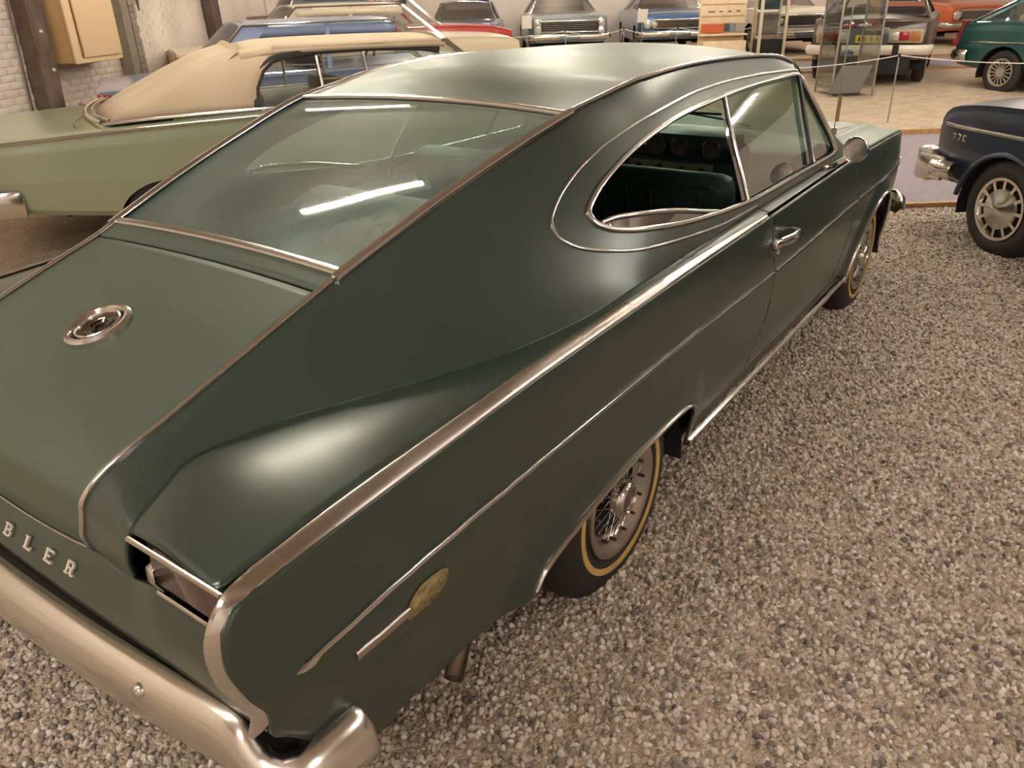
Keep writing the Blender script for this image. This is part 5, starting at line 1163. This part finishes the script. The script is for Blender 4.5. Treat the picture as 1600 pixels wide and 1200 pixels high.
# ------------------------------------------------------------------ loose pebbles on the near gravel (countless: one object)
def pebbles():
    poly = [(-3.2, -4.6), (-.2, -4.9), (5.6, -3.4), (5.55, -1.05), (4.0, .9), (-.8, .3), (-1.0, 1.6), (-3.2, 1.6)]
    me = bpy.data.meshes.new('pebbles'); bm = bmesh.new()
    # vertex weight = how thickly the stones lie, evenly everywhere
    bm.faces.new([bm.verts.new((x, y, -.003)) for x, y in poly]); bmesh.ops.triangulate(bm, faces=bm.faces[:]); bm.to_mesh(me); bm.free()
    o = bpy.data.objects.new('pebbles', me); put(o); tag(o, 'loose beige pebbles covering the ground beside the dark green fastback', 'gravel', kind='stuff')
    ng = bpy.data.node_groups.new('pebble_scatter', 'GeometryNodeTree'); ng.interface.new_socket('Geometry', in_out='INPUT', socket_type='NodeSocketGeometry'); ng.interface.new_socket('Geometry', in_out='OUTPUT', socket_type='NodeSocketGeometry')
    N = ng.nodes; K = ng.links; gi = N.new('NodeGroupInput'); go = N.new('NodeGroupOutput')
    di = N.new('GeometryNodeDistributePointsOnFaces'); di.inputs['Density'].default_value = 5400; di.inputs['Seed'].default_value = 4; K.new(gi.outputs[0], di.inputs['Mesh'])
    jn = N.new('GeometryNodeGeometryToInstance')
    parts = []
    for k in range(4):
        ic = N.new('GeometryNodeMeshIcoSphere'); ic.inputs['Radius'].default_value = 1.0; ic.inputs['Subdivisions'].default_value = 2
        nz = N.new('ShaderNodeTexNoise'); nz.noise_dimensions = '4D'; nz.inputs['W'].default_value = 3.7*k; nz.inputs['Scale'].default_value = 1.1; nz.inputs['Detail'].default_value = 1
        sb = N.new('ShaderNodeVectorMath'); sb.operation = 'SUBTRACT'; K.new(nz.outputs['Color'], sb.inputs[0]); sb.inputs[1].default_value = (.5, .5, .5)
        sc = N.new('ShaderNodeVectorMath'); sc.operation = 'SCALE'; K.new(sb.outputs[0], sc.inputs[0]); sc.inputs['Scale'].default_value = 1.0
        sp = N.new('GeometryNodeSetPosition'); K.new(ic.outputs['Mesh'], sp.inputs['Geometry']); K.new(sc.outputs[0], sp.inputs['Offset'])
        ss = N.new('GeometryNodeSetShadeSmooth'); K.new(sp.outputs[0], ss.inputs['Geometry'])
        sm = N.new('GeometryNodeSetMaterial'); sm.inputs['Material'].default_value = M['pebble']; K.new(ss.outputs[0], sm.inputs['Geometry']); parts.append(sm)
    for p_ in reversed(parts): K.new(p_.outputs[0], jn.inputs[0])
    ip = N.new('GeometryNodeInstanceOnPoints'); ip.inputs['Pick Instance'].default_value = True
    K.new(di.outputs['Points'], ip.inputs['Points']); K.new(jn.outputs[0], ip.inputs['Instance'])
    r1 = N.new('FunctionNodeRandomValue'); r1.data_type = 'FLOAT_VECTOR'; r1.inputs[0].default_value = (0, 0, 0); r1.inputs[1].default_value = (6.28, 6.28, 6.28); K.new(r1.outputs[0], ip.inputs['Rotation'])
    r2 = N.new('FunctionNodeRandomValue'); r2.data_type = 'FLOAT_VECTOR'; r2.inputs[0].default_value = (.0055, .0050, .0045); r2.inputs[1].default_value = (.0135, .0115, .0090); r2.inputs['Seed'].default_value = 9; K.new(r2.outputs[0], ip.inputs['Scale'])
    r3 = N.new('FunctionNodeRandomValue'); r3.data_type = 'FLOAT_VECTOR'; r3.inputs[0].default_value = (0, 0, -.004); r3.inputs[1].default_value = (0, 0, .008); r3.inputs['Seed'].default_value = 21
    tr = N.new('GeometryNodeSetPosition'); K.new(ip.outputs[0], tr.inputs['Geometry']); K.new(r3.outputs[0], tr.inputs['Offset']); K.new(tr.outputs[0], go.inputs[0])
    o.modifiers.new('scatter', 'NODES').node_group = ng
pebbles()
